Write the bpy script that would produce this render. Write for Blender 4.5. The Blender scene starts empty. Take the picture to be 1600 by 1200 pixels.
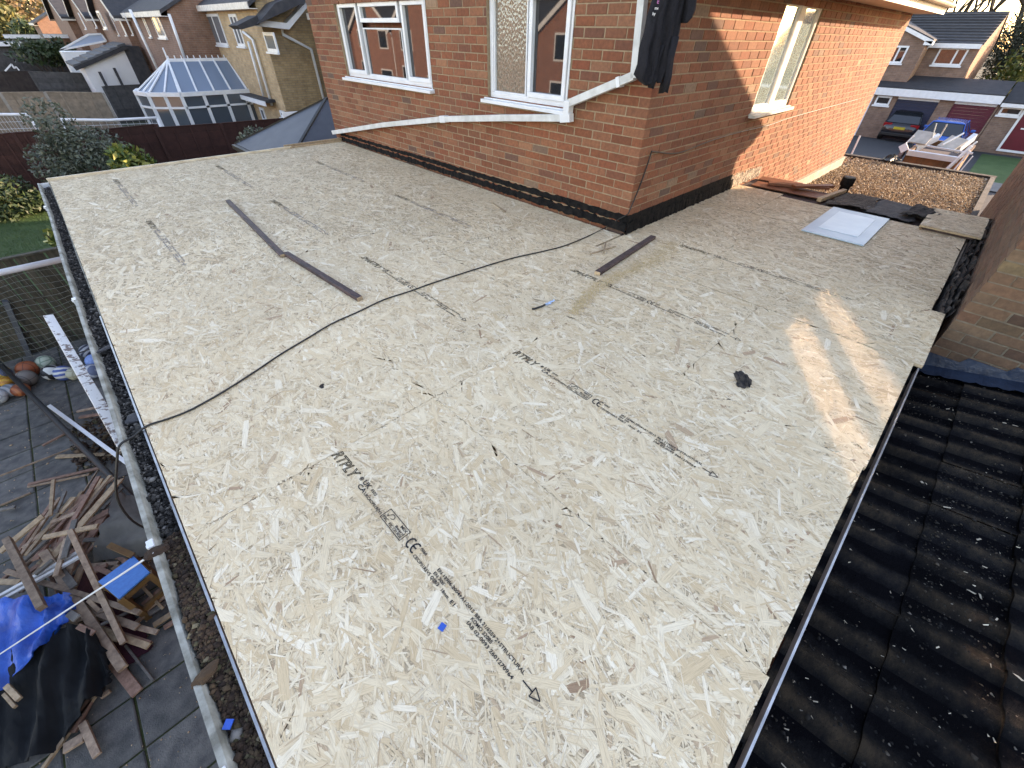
import bpy, math, random
import numpy as np
from mathutils import Vector, Matrix, Euler
random.seed(7); rng = np.random.default_rng(7)
sc = bpy.context.scene
R_ = math.radians

# ---------------------------------------------------------------- camera
CAM = Vector((-3.745, -2.190, 1.550))
YAW, PITCH, ROLL, FPX = R_(45.294), R_(40.790), R_(-1.155), 635.44
def _basis():
    cy, sy, cp, sp, cr, sr = math.cos(YAW), math.sin(YAW), math.cos(PITCH), math.sin(PITCH), math.cos(ROLL), math.sin(ROLL)
    f = Vector((cy*cp, sy*cp, -sp)); r = Vector((sy, -cy, 0)); d = f.cross(r)
    return cr*r + sr*d, -sr*r + cr*d, f
RGT, DWN, FWD = _basis()
cam = bpy.data.cameras.new('camera'); cam_o = bpy.data.objects.new('camera', cam)
sc.collection.objects.link(cam_o); sc.camera = cam_o
mw = Matrix((RGT, -DWN, -FWD)).transposed().to_4x4(); mw.translation = CAM; cam_o.matrix_world = mw
cam.sensor_width = 36; cam.lens = 36*FPX/1600; cam.clip_start = .02; cam.clip_end = 3000

# ---------------------------------------------------------------- sky and sun
SUN = Vector((3.10, -1.82, .92)).normalized()          # towards the sun
w = bpy.data.worlds.new('World'); sc.world = w; w.use_nodes = True
nt = w.node_tree; sky = nt.nodes.new('ShaderNodeTexSky'); sky.sky_type = 'NISHITA'; sky.sun_disc = False
sky.sun_elevation = math.asin(SUN.z); sky.sun_rotation = math.atan2(SUN.x, SUN.y)
sky.air_density = 1.0; sky.dust_density = .3; sky.ozone_density = 1.0
nt.links.new(sky.outputs[0], nt.nodes['Background'].inputs[0]); nt.nodes['Background'].inputs[1].default_value = .15
sl = bpy.data.lights.new('sun', 'SUN'); sl.energy = 2.6; sl.angle = R_(.55); sl.color = (1, .85, .63)
so = bpy.data.objects.new('sun', sl); sc.collection.objects.link(so); so.rotation_euler = SUN.to_track_quat('Z', 'Y').to_euler()
vs = sc.view_settings; vs.view_transform = 'Standard'; vs.look = 'None'; vs.gamma = 1; vs.use_curve_mapping = False
vs.exposure = 2.32
vs.use_white_balance = True; vs.white_balance_temperature = 8200; vs.white_balance_tint = 24   # the phone balanced for the blue shade
sc.render.engine = 'CYCLES'
cy = sc.cycles
cy.use_denoising = True; cy.max_bounces = 8; cy.diffuse_bounces = 4; cy.glossy_bounces = 4; cy.transmission_bounces = 4; cy.transparent_max_bounces = 8
cy.caustics_reflective = True; cy.blur_glossy = 0; cy.sample_clamp_indirect = 0
cy.use_guiding = True; cy.use_surface_guiding = True; cy.use_volume_guiding = False; cy.guiding_training_samples = 128

# ---------------------------------------------------------------- pixel helpers (a pixel gives a direction; the surface touched gives the distance)
def ray(u, v):
    return RGT*((u-800)/FPX) + DWN*((v-600)/FPX) + FWD
def gp(u, v, z=0.):
    d = ray(u, v); return CAM + d*((z-CAM.z)/d.z)
def wx(u, v, x=0.):
    d = ray(u, v); return CAM + d*((x-CAM.x)/d.x)
def wy(u, v, y=0.):
    d = ray(u, v); return CAM + d*((y-CAM.y)/d.y)
GZ = -2.45
def gz(x):                                             # ground level falls gently towards the street
    return GZ if x < 9.5 else GZ - .42*min(1, (x-9.5)/22)
def gpg(u, v):
    z = GZ
    for i in range(12): z = gz(gp(u, v, z).x)
    return gp(u, v, z)

# ---------------------------------------------------------------- object helpers
COL = sc.collection
def tag(o, label=None, cat=None, group=None, kind=None):
    if label: o['label'] = label
    if cat: o['category'] = cat
    if group: o['group'] = group
    if kind: o['kind'] = kind
    return o
def link(name, me, parent=None, loc=None, rot=None):
    o = bpy.data.objects.new(name, me); COL.objects.link(o)
    if parent: o.parent = parent
    if loc is not None: o.location = loc
    if rot is not None: o.rotation_euler = rot
    return o
def thing(name, label, cat, loc=(0, 0, 0), group=None, rz=0):
    o = link(name, None, None, loc, (0, 0, rz)); o.empty_display_size = .1
    return tag(o, label, cat, group)
def copy_tree(o, parent=None):
    c = o.copy(); COL.objects.link(c); c.parent = parent
    for ch in list(o.children): copy_tree(ch, c)
    return c
class MB:
    def __init__(s): s.v = []; s.f = []
    def add(s, vs, fs):
        n = len(s.v); s.v += [tuple(p) for p in vs]; s.f += [tuple(i+n for i in f) for f in fs]; return s
    def box(s, a, b):
        x0, y0, z0 = a; x1, y1, z1 = b
        x0, x1 = min(x0, x1), max(x0, x1); y0, y1 = min(y0, y1), max(y0, y1); z0, z1 = min(z0, z1), max(z0, z1)
        return s.add([(x0,y0,z0),(x1,y0,z0),(x1,y1,z0),(x0,y1,z0),(x0,y0,z1),(x1,y0,z1),(x1,y1,z1),(x0,y1,z1)],
                     [(0,3,2,1),(4,5,6,7),(0,1,5,4),(1,2,6,5),(2,3,7,6),(3,0,4,7)])
    def obox(s, c, ax, h):                              # oriented box: centre, three unit axes, half sizes
        c = Vector(c); a, b, d = [Vector(q)*k for q, k in zip(ax, h)]
        P = [c+i*a+j*b+k*d for k in (-1, 1) for i, j in ((-1,-1),(1,-1),(1,1),(-1,1))]
        return s.add(P, [(0,3,2,1),(4,5,6,7),(0,1,5,4),(1,2,6,5),(2,3,7,6),(3,0,4,7)])
    def bar(s, p, q, w, h, up=(0, 0, 1)):               # square bar between two points
        p, q = Vector(p), Vector(q); d = (q-p).normalized(); u = Vector(up)
        if abs(d.dot(u)) > .98: u = Vector((1, 0, 0))
        r = d.cross(u).normalized(); u = r.cross(d)
        return s.obox((p+q)/2, (d, r, u), ((q-p).length/2, w/2, h/2))
    def tube(s, pts, r, n=8, caps=True):
        pts = [Vector(p) for p in pts]; rings = []; rad = r if isinstance(r, (list, tuple)) else [r]*len(pts)
        t0 = (pts[1]-pts[0]).normalized(); u = t0.cross(Vector((0, 0, 1)))
        if u.length < .05: u = t0.cross(Vector((1, 0, 0)))
        u.normalize(); b = len(s.v)
        for i, p in enumerate(pts):
            t = (pts[min(i+1, len(pts)-1)]-pts[max(i-1, 0)]).normalized()
            u = (u - t*u.dot(t)).normalized(); w_ = t.cross(u)
            for k in range(n):
                a = 2*math.pi*k/n; s.v.append(tuple(p + (u*math.cos(a)+w_*math.sin(a))*rad[i]))
        for i in range(len(pts)-1):
            for k in range(n):
                s.f.append((b+i*n+k, b+i*n+(k+1)%n, b+(i+1)*n+(k+1)%n, b+(i+1)*n+k))
        if caps:
            s.f.append(tuple(b+k for k in reversed(range(n)))); s.f.append(tuple(b+(len(pts)-1)*n+k for k in range(n)))
        return s
    def prism(s, poly, d):                              # polygon (3-D points) pushed along vector d
        n = len(poly); d = Vector(d); P = [Vector(p) for p in poly]
        return s.add(P+[p+d for p in P], [tuple(reversed(range(n))), tuple(range(n, 2*n))]+[(i, (i+1) % n, n+(i+1) % n, n+i) for i in range(n)])
    def mesh(s, name, m=None, smooth=False):
        me = bpy.data.meshes.new(name); me.from_pydata(s.v, [], s.f); me.update()
        for q in (m if isinstance(m, (list, tuple)) else [m]):
            if q: me.materials.append(q)
        if smooth: me.polygons.foreach_set('use_smooth', [True]*len(me.polygons))
        return me
    def build(s, name, m=None, parent=None, smooth=False, kind=None, bevel=0, fixn=False):
        me = s.mesh(name, m, smooth)
        if fixn:
            import bmesh
            b = bmesh.new(); b.from_mesh(me); bmesh.ops.recalc_face_normals(b, faces=b.faces); b.to_mesh(me); b.free()
        o = link(name, me, parent)
        if bevel:
            md = o.modifiers.new('b', 'BEVEL'); md.width = bevel; md.segments = 2; md.limit_method = 'ANGLE'
        if kind: o['kind'] = kind
        return o
def one(name, m, label, cat, fn, group=None, smooth=False, bevel=0):
    b = MB(); fn(b); return tag(b.build(name, m, None, smooth, None, bevel), label, cat, group)
def np_mesh(name, V, F, m, parent=None, kind=None, smooth=False):   # V (n,3), F (m,k) arrays
    me = bpy.data.meshes.new(name); k = F.shape[1]
    me.vertices.add(len(V)); me.vertices.foreach_set('co', V.astype(np.float32).ravel())
    me.loops.add(F.size); me.loops.foreach_set('vertex_index', F.astype(np.int32).ravel())
    me.polygons.add(len(F)); me.polygons.foreach_set('loop_start', np.arange(0, F.size, k, dtype=np.int32))
    me.update(calc_edges=True); me.materials.append(m)
    if smooth: me.polygons.foreach_set('use_smooth', [True]*len(F))
    o = link(name, me, parent)
    if kind: o['kind'] = kind
    return o

# ---------------------------------------------------------------- materials
class NT:
    def __init__(s, name):
        s.m = bpy.data.materials.new(name); s.m.use_nodes = True; s.t = s.m.node_tree; s.b = s.t.nodes['Principled BSDF']
    def n(s, typ, **kw):
        q = s.t.nodes.new('ShaderNode'+typ)
        for k, v in kw.items():
            if k.startswith('i_'): q.inputs[k[2:].replace('_', ' ')].default_value = v
            else: setattr(q, k, v)
        return q
    def l(s, a, b): s.t.links.new(a, b)
    def ramp(s, fac, stops, interp='LINEAR'):
        r = s.n('ValToRGB'); e = r.color_ramp; e.interpolation = interp
        while len(e.elements) < len(stops): e.elements.new(.5)
        for el, (p, c) in zip(e.elements, stops): el.position = p; el.color = (*c, 1)
        s.l(fac, r.inputs[0]); return r.outputs[0]
    def mix(s, fac, a, b, mode='MIX'):
        q = s.n('MixRGB', blend_type=mode)
        for sk, v in ((q.inputs[0], fac), (q.inputs[1], a), (q.inputs[2], b)):
            if hasattr(v, 'links'): s.l(v, sk)
            elif isinstance(v, (int, float)): sk.default_value = v
            else: sk.default_value = (*v, 1)
        return q.outputs[0]
    def math(s, op, a, b=0.):
        q = s.n('Math', operation=op)
        for sk, v in zip(q.inputs, (a, b)):
            if hasattr(v, 'links'): s.l(v, sk)
            else: sk.default_value = v
        return q.outputs[0]
    def rnd(s):                                        # a number per object and per loose piece
        g = s.n('NewGeometry'); o = s.n('ObjectInfo')
        return s.math('FRACT', s.math('ADD', s.math('MULTIPLY', g.outputs['Random Per Island'], 7.31), s.math('MULTIPLY', o.outputs['Random'], 5.17)))
    def pos(s, scale=(1, 1, 1), local=False):
        g = s.n('TexCoord') if local else s.n('NewGeometry'); m = s.n('Mapping'); m.inputs['Scale'].default_value = scale
        s.l(g.outputs['Object' if local else 'Position'], m.inputs[0]); return m.outputs[0]
    def noise(s, vec, scale, detail=4, rough=.55):
        q = s.n('TexNoise'); q.inputs['Scale'].default_value = scale; q.inputs['Detail'].default_value = detail; q.inputs['Roughness'].default_value = rough
        s.l(vec, q.inputs['Vector']); return q.outputs['Fac']
    def bump(s, h, strength, dist=.01):
        q = s.n('Bump'); q.inputs['Strength'].default_value = strength; q.inputs['Distance'].default_value = dist
        s.l(h, q.inputs['Height']); s.l(q.outputs[0], s.b.inputs['Normal'])
    def col(s, c): s.l(c, s.b.inputs['Base Color'])
    def set(s, **kw):
        for k, v in kw.items(): s.b.inputs[k.replace('_', ' ')].default_value = v
        return s
def mat(name, c1, c2=None, scale=6, rough=.8, bump=0, bscale=None, rnd=0, metal=0, stretch=(1, 1, 1), local=False, lo=.35, hi=.65, ior=1.45, dist=.01):
    t = NT(name); p = t.pos(stretch, local); c2 = c2 or tuple(k*.8 for k in c1)
    c = t.ramp(t.noise(p, scale), [(lo, c1), (hi, c2)])
    if rnd:
        v = t.math('ADD', t.math('MULTIPLY', t.rnd(), 2*rnd), 1-rnd); c = t.mix(1, c, v, 'MULTIPLY')
    t.col(c); t.set(Roughness=rough, Metallic=metal, IOR=ior)
    if bump: t.bump(t.noise(p, bscale or scale*4), bump, dist)
    return t.m
def brick_mat(name, stops, scale_noise=30):
    t = NT(name); c = t.ramp(t.rnd(), stops)
    p = t.pos(); n = t.noise(p, scale_noise, 5, .65)
    c = t.mix(t.math('MULTIPLY', n, .55), c, (.50, .30, .20), 'MIX') if False else t.mix(1, c, t.ramp(n, [(.3, (.72, .72, .72)), (.7, (1.22, 1.2, 1.18))]), 'MULTIPLY')
    big = t.noise(p, 1.1, 3); c = t.mix(1, c, t.ramp(big, [(.3, (.86, .86, .88)), (.7, (1.1, 1.08, 1.05))]), 'MULTIPLY')
    t.col(c); t.set(Roughness=.88); t.bump(t.noise(p, 90, 6, .7), .55, .006); return t.m
def tex_brick(name, cols, mortar, axes='xz', scale=1.):          # far walls: bricks too small to build
    t = NT(name); g = t.n('NewGeometry'); s = t.n('SeparateXYZ'); t.l(g.outputs['Position'], s.inputs[0]); c = t.n('CombineXYZ')
    i = dict(x=0, y=1, z=2); t.l(s.outputs[i[axes[0]]], c.inputs[0]); t.l(s.outputs[2], c.inputs[1])
    b = t.n('TexBrick'); b.inputs['Scale'].default_value = scale; b.inputs['Brick Width'].default_value = .225; b.inputs['Row Height'].default_value = .075
    b.inputs['Mortar Size'].default_value = .007; b.inputs['Mortar Smooth'].default_value = .3; b.inputs['Bias'].default_value = -.1
    b.inputs['Color1'].default_value = (*cols[0], 1); b.inputs['Color2'].default_value = (*cols[1], 1); b.inputs['Mortar'].default_value = (*mortar, 1)
    t.l(c.outputs[0], b.inputs['Vector'])
    n = t.noise(t.pos(), 3.5, 5, .7); t.col(t.mix(1, b.outputs['Color'], t.ramp(n, [(.3, (.75, .75, .75)), (.7, (1.2, 1.2, 1.2))]), 'MULTIPLY'))
    t.set(Roughness=.9); t.bump(b.outputs['Fac'], -.4, .006); return t.m

def osb_mat():
    t = NT('osb_strands'); at = t.n('Attribute', attribute_name='tone'); r = at.outputs['Fac']
    c = t.ramp(r, [(0, (.18, .10, .055)), (.06, (.30, .18, .10)), (.12, (.46, .30, .19)), (.20, (.56, .41, .26)), (.35, (.66, .49, .295)), (.55, (.75, .585, .375)), (.75, (.81, .665, .455)), (1, (.90, .785, .60))])
    uv = t.n('UVMap'); mp = t.n('Mapping'); mp.inputs['Scale'].default_value = (14, 320, 1); t.l(uv.outputs[0], mp.inputs[0])
    g = t.noise(mp.outputs[0], 1., 3, .65); c = t.mix(1, c, t.ramp(g, [(.28, (.70, .66, .62)), (.5, (.98, .98, .98)), (.75, (1.10, 1.10, 1.10))]), 'MULTIPLY')
    p = t.pos(); big = t.noise(p, .8, 4, .6); c = t.mix(1, c, t.ramp(big, [(.32, (.90, .89, .88)), (.62, (1.04, 1.04, 1.04))]), 'MULTIPLY')
    t.col(c); t.set(Roughness=.7); t.bump(g, .5, .0015); return t.m
M_OSB = osb_mat()
M_OSBB = mat('osb_base', (.56, .43, .285), (.44, .33, .21), 40, .85)
M_BRICK = brick_mat('brick_red', [(0, (0.176, 0.058, 0.028)), (.15, (0.240, 0.079, 0.037)), (.32, (0.216, 0.084, 0.045)), (.48, (0.265, 0.107, 0.055)), (.62, (0.225, 0.066, 0.032)), (.76, (0.294, 0.134, 0.073)), (.88, (0.196, 0.069, 0.037)), (.95, (0.162, 0.066, 0.041)), (.985, (0.127, 0.075, 0.056)), (1, (0.353, 0.224, 0.140))])
M_MORTAR = mat('mortar', (.36, .27, .175), (.27, .195, .125), 25, .95, .5, 120)
M_BRICKN = brick_mat('brick_brown', [(0, (0.128, 0.076, 0.049)), (.25, (0.162, 0.095, 0.059)), (.45, (0.111, 0.068, 0.045)), (.6, (0.178, 0.114, 0.073)), (.78, (0.162, 0.084, 0.052)), (.9, (0.081, 0.046, 0.032)), (1, (0.170, 0.122, 0.070))])
M_MORTN = mat('mortar_grey', (0.212, 0.176, 0.132), (0.145, 0.119, 0.088), 25, .95, .5, 120)
M_UPVC = mat('white_plastic', (.74, .77, .80), (.66, .69, .72), 5, .35)
M_UPVCD = mat('white_plastic_dirty', (.66, .68, .68), (.52, .53, .52), 9, .5, .1, 60)
M_WHITE = mat('white_paint', (.72, .70, .66), (.55, .53, .49), 8, .6, .15, 50)
M_CREAM = mat('cream_paint', (.72, .64, .50), (.55, .45, .33), 6, .6)
M_BLACK = mat('black_rubber', (.012, .012, .013), (.02, .02, .02), 20, .45)
M_BITU = mat('bitumen', (.006, .006, .007), (.018, .016, .015), 14, .85, .9, 45, ior=1.2, dist=.02)
M_FELT = mat('roof_felt', (.022, .020, .020), (.06, .052, .047), 22, .9, .9, 120)
M_ALU = mat('aluminium', (.52, .54, .56), (.34, .36, .38), 14, .38, .1, 60, metal=.85)
t = NT('concrete_tile'); s_ = t.n('SeparateXYZ'); t.l(t.n('TexCoord').outputs['Object'], s_.inputs[0])   # worn ribs, moss lodged in the pans
ph = t.math('FRACT', t.math('ADD', t.math('MULTIPLY', s_.outputs[0], 5.), .3)); crest = t.math('SUBTRACT', 1., t.math('MULTIPLY', t.math('ABSOLUTE', t.math('SUBTRACT', ph, .30)), 3.2))
p_ = t.pos((.6, 1, 1)); n1 = t.noise(p_, 9, 6, .75); n2 = t.noise(p_, 2.2, 4, .6)
k_ = t.math('ADD', t.math('MULTIPLY', crest, .34), t.math('ADD', t.math('MULTIPLY', n1, 1.25), t.math('MULTIPLY', n2, .55))); k_ = t.math('MULTIPLY', k_, .66)
t.col(t.mix(1, t.ramp(k_, [(.48, (.006, .006, .008)), (.62, (.017, .017, .019)), (.74, (.036, .031, .027)), (.90, (.085, .064, .046))]), t.math('ADD', t.math('MULTIPLY', t.rnd(), .6), .7), 'MULTIPLY')); t.set(Roughness=1., IOR=1.15); t.bump(t.noise(p_, 70, 6, .8), 1., .02); M_TILED = t.m
M_GUTR = mat('weathered_gutter', (.44, .44, .39), (.17, .165, .135), 13, .7, .3, 60)
M_INK2 = NT('faded_ink').set(Base_Color=(.20, .19, .21, 1), Roughness=.8).m
M_SLATE = mat('dark_roof', (.03, .032, .038), (.05, .05, .055), 5, .8, .4, 40, rnd=.2)
M_LEAD = mat('blue_lead', (.028, .048, .085), (.012, .022, .045), 6, .42, .5, 12, dist=.03)
M_SLAB = mat('patio_slab', (.135, .132, .125), (.07, .072, .072), 9, .92, .5, 90, rnd=.14)
M_EARTH = mat('earth', (.045, .042, .035), (.03, .04, .02), 7, .95, .6, 60)
M_MOSS = mat('moss', (.03, .05, .012), (.05, .045, .02), 30, .95, .8, 150)
M_ASPH = mat('asphalt', (.05, .053, .06), (.035, .037, .042), 14, .9, .4, 160)
M_PAVE = mat('pavement', (.18, .175, .17), (.12, .12, .12), 6, .9)
M_GRASS = mat('grass_blade', (.030, .075, .018), (.055, .10, .028), 3, .7, rnd=.35)
M_GLASS = NT('window_glass').set(Base_Color=(.015, .018, .022, 1), Roughness=.02, IOR=1.9).m
M_GLASSF = NT('far_sky_tinted_glass').set(Base_Color=(.13, .15, .17, 1), Roughness=.08, IOR=1.7).m  # pale base colour stands in for the sky these windows reflect
M_GLASSB = NT('blue_roof_panel').set(Base_Color=(.16, .22, .30, 1), Roughness=.25, IOR=1.6).m
def wood(name, c1, c2, rnd=.2): return mat(name, c1, c2, 22, .8, .3, 90, rnd=rnd, stretch=(1, 1, 1))
M_WOODO = wood('old_timber', (.21, .145, .105), (.36, .26, .185), .3)
M_WOODP = wood('pale_timber', (.45, .33, .21), (.30, .21, .135), .25)
M_WOODD = wood('dark_timber', (.055, .035, .032), (.10, .065, .06), .2)
M_PURP = mat('purple_stained_timber', (.032, .022, .026), (.105, .062, .060), 16, .6, .3, 60, stretch=(3, .7, 1))
M_FENCE = mat('dark_fence_wood', (.040, .038, .028), (.085, .075, .055), 9, .9, .4, 50, rnd=.25, stretch=(3, 3, .4))
M_REDF = mat('red_brown_fence', (.055, .020, .016), (.040, .014, .012), 6, .8, .3, 40, rnd=.12)
M_PANEL = mat('larch_fence', (.29, .235, .18), (.20, .165, .13), 6, .9, .3, 30, rnd=.18)
M_GREYF = mat('grey_fence', (.085, .085, .085), (.055, .055, .058), 6, .9, .3, 30, rnd=.18)
M_INK = NT('ink').set(Base_Color=(.012, .013, .018, 1), Roughness=.7).m
M_BLUEP = NT('blue_plastic').set(Base_Color=(.01, .10, .50, 1), Roughness=.4).m
# ================================================================ ground
def ground():
    xs = [-400, -60, -20, -8, 0, 9.5, 13, 18, 24, 31.5, 45, 90, 500]; ys = [-400, -60, -20, 0, 20, 60, 150, 700]
    V = [(x, y, gz(x)-.03) for x in xs for y in ys]; n = len(ys)
    F = [(i*n+j, (i+1)*n+j, (i+1)*n+j+1, i*n+j+1) for i in range(len(xs)-1) for j in range(n-1)]
    tag(MB().add(V, F).build('ground', M_EARTH), kind='structure')
ground()
# patio of square slabs: each slab a piece of it
pat = link('patio', None); tag(pat, kind='structure')
MB().box((-8.2, -3, GZ-.028), (-4.02, 6.9, GZ-.012)).build('joint_bed', M_MOSS, pat)
_sl = MB(); h = .207
_sl.add([(-h,-h,-.02),(h,-h,-.02),(h,h,-.02),(-h,h,-.02),(-h,-h,-.006),(h,-h,-.006),(h,h,-.006),(-h,h,-.006),(-h+.008,-h+.008,0),(h-.008,-h+.008,0),(h-.008,h-.008,0),(-h+.008,h-.008,0)],
        [(0,1,5,4),(1,2,6,5),(2,3,7,6),(3,0,4,7),(4,5,9,8),(5,6,10,9),(6,7,11,10),(7,4,8,11),(8,9,10,11)])
slabm = _sl.mesh('slab', M_SLAB)
for i in range(-6, 3):
    for j in range(-6, 24):
        x = -5.28+.43*i+.215; y = 5.16-.43*j-.215+.43*4
        if x > -4.05 or y < -2.9 or y > 6.85: continue
        link('slab', slabm, pat, (x, y, GZ+random.uniform(-.005, .005)), (random.uniform(-.008, .008), random.uniform(-.008, .008), random.uniform(-.012, .012)))

# ================================================================ extension with its flat roof deck
ext = thing('flat_roof_extension', 'single storey extension whose flat roof is newly decked in pale strand board', 'extension', (-2, 1, GZ))
EX = Vector((-2, 1, GZ))
def epart(b, name, m, **k):
    o = b.build(name, m, ext, **k); o.location = -EX; return o
M_BRX = tex_brick('brick_far_x', ((.30, .12, .08), (.24, .10, .07)), (.3, .24, .18), 'yz')
M_BRY = tex_brick('brick_far_y', ((.30, .12, .08), (.24, .10, .07)), (.3, .24, .18), 'xz')
epart(MB().box((-3.98, -2.47, GZ-.05), (-.02, 6.08, -.16)), 'wall', M_BRX)
epart(MB().box((-.015, -2.465, GZ-.05), (3.35, -.02, -.16)), 'wall', M_BRY)
epart(MB().box((-4.06, -2.44, -.155), (-4.035, 6.1, -.021)), 'fascia', M_WHITE)
epart(MB().box((-4.03, -2.44, -.158), (-.01, 6.08, -.020)), 'joists', M_WOODD)
epart(MB().box((-.005, -2.44, -.158), (3.38, -.01, -.020)), 'joists', M_WOODD)
BOARDS = []   # x0,x1,y0,y1, printed text start (y) or None
for x0, x1, ys, tx in ((-4.085, -2.8768, (-2.51, -.70, 1.69, 4.09, 6.10), {0: -.70, 2: 3.45, 3: 5.54}),
                       (-2.876, -1.6718, (-2.50, -.70, 1.70, 4.10, 6.10), {0: -.70, 1: 1.145, 2: 3.32, 3: 5.48}),
                       (-1.671, -.4708, (-2.51, -1.55, .86, 3.26, 5.66, 6.10), {1: -.30, 2: 2.55, 3: 4.8})):
    for k in range(len(ys)-1): BOARDS.append((x0, x1, ys[k]+(.0007 if k else 0), ys[k+1]-.0007, tx.get(k)))
for ya, yb in ((.01, 2.2), (2.2015, 4.6), (4.6015, 6.10)): BOARDS.append((-.470, -.045, ya, yb, None))
BOARDS += [(-.470, .455, -2.555, -.90, None), (-.470, .722, -.8985, -.012, None), (.457, .722, -2.47, -.90, None), (.7235, 1.6885, -2.475, -.012, None),
           (1.692, 2.66, -2.470, -.60, None), (1.692, 2.78, -.596, -.012, None)]
def strands(x0, x1, y0, y1, z, dens, name='surface_strands', parent=None):
    """thousands of overlapping wood strands, each with its own grain direction; dark slivers imitate shaded cracks"""
    n = int((x1-x0)*(y1-y0)*dens); k = rng.random(n)
    c = np.stack([rng.uniform(x0, x1, n), rng.uniform(y0, y1, n)], 1)
    edge = np.minimum(np.minimum(c[:, 0]-x0, x1-c[:, 0]), np.minimum(c[:, 1]-y0, y1-c[:, 1])); k = np.where((edge < .035) & (k > .66), .3, k)
    a = np.where(rng.random(n) < .55, rng.normal(math.pi/2, .6, n), rng.uniform(0, math.pi, n))
    L = np.clip(rng.lognormal(math.log(.052), .5, n), .015, .19); W = np.clip(rng.lognormal(math.log(.0075), .55, n), .002, .03)
    big = k < .04; L[big] = rng.uniform(.08, .19, big.sum()); W[big] = rng.uniform(.016, .04, big.sum())
    sl_ = k > .66; W[sl_] = rng.uniform(.0008, .0026, sl_.sum()); L[sl_] *= .8; W = np.minimum(W, L*.42)
    d = np.stack([np.cos(a), np.sin(a)], 1); q = np.stack([-d[:, 1], d[:, 0]], 1)
    base = np.array([(-.5, -.45), (.12, -.5), (.5, -.3), (.46, .42), (-.1, .5), (-.5, .3)])
    tpl = base[None]+rng.uniform(-.11, .11, (n, 6, 2))
    P = c[:, None]+tpl[:, :, :1]*L[:, None, None]*d[:, None]+tpl[:, :, 1:]*W[:, None, None]*q[:, None]
    P[:, :, 0] = np.clip(P[:, :, 0], x0, x1); P[:, :, 1] = np.clip(P[:, :, 1], y0, y1)
    zz = z+rng.uniform(.0002, .0022, n)[:, None]+rng.uniform(-.0002, .0002, (n, 6))
    V = np.concatenate([P, zz[:, :, None]], 2).reshape(-1, 3); F = np.arange(6*n).reshape(n, 6)
    tone = np.clip(rng.normal(.66, .165, n), .25, 1.)
    dark = sl_ & (rng.random(n) < .32); tone[dark] = rng.uniform(.12, .45, dark.sum())  # dark slivers put the shade of cracks between strands into the colour
    brn = (~sl_) & (rng.random(n) < .02); tone[brn] = rng.uniform(.08, .24, brn.sum())
    o = np_mesh(name, V, F, M_OSB, parent, 'stuff'); me = o.data
    at = me.attributes.new('tone', 'FLOAT', 'FACE'); at.data.foreach_set('value', tone.astype(np.float32))
    uv = me.uv_layers.new(name='UVMap'); off = rng.uniform(0, 40, (n, 1, 2)); U = np.stack([tpl[:, :, 0]*L[:, None], tpl[:, :, 1]*W[:, None]], 2)+off
    uv.data.foreach_set('uv', U.astype(np.float32).ravel()); return o
def text_mesh(body, size, outline=False, shear=0, sx=1.0):
    cu = bpy.data.curves.new('t', 'FONT'); cu.body = body; cu.size = size; cu.shear = shear
    if outline: cu.fill_mode = 'NONE' if hasattr(cu, 'fill_mode') else 'BOTH'; cu.bevel_depth = size*.024; cu.bevel_resolution = 0; cu.resolution_u = 2
    else: cu.resolution_u = 2; cu.offset = size*.022
    o = bpy.data.objects.new('t', cu); COL.objects.link(o); dg = bpy.context.evaluated_depsgraph_get()
    me = bpy.data.meshes.new_from_object(o.evaluated_get(dg)); bpy.data.objects.remove(o); bpy.data.curves.remove(cu)
    v = np.zeros(len(me.vertices)*3); me.vertices.foreach_get('co', v); v = v.reshape(-1, 3)
    F = [tuple(p.vertices) for p in me.polygons]; bpy.data.meshes.remove(me)
    return v, F
_tc = {}
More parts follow.
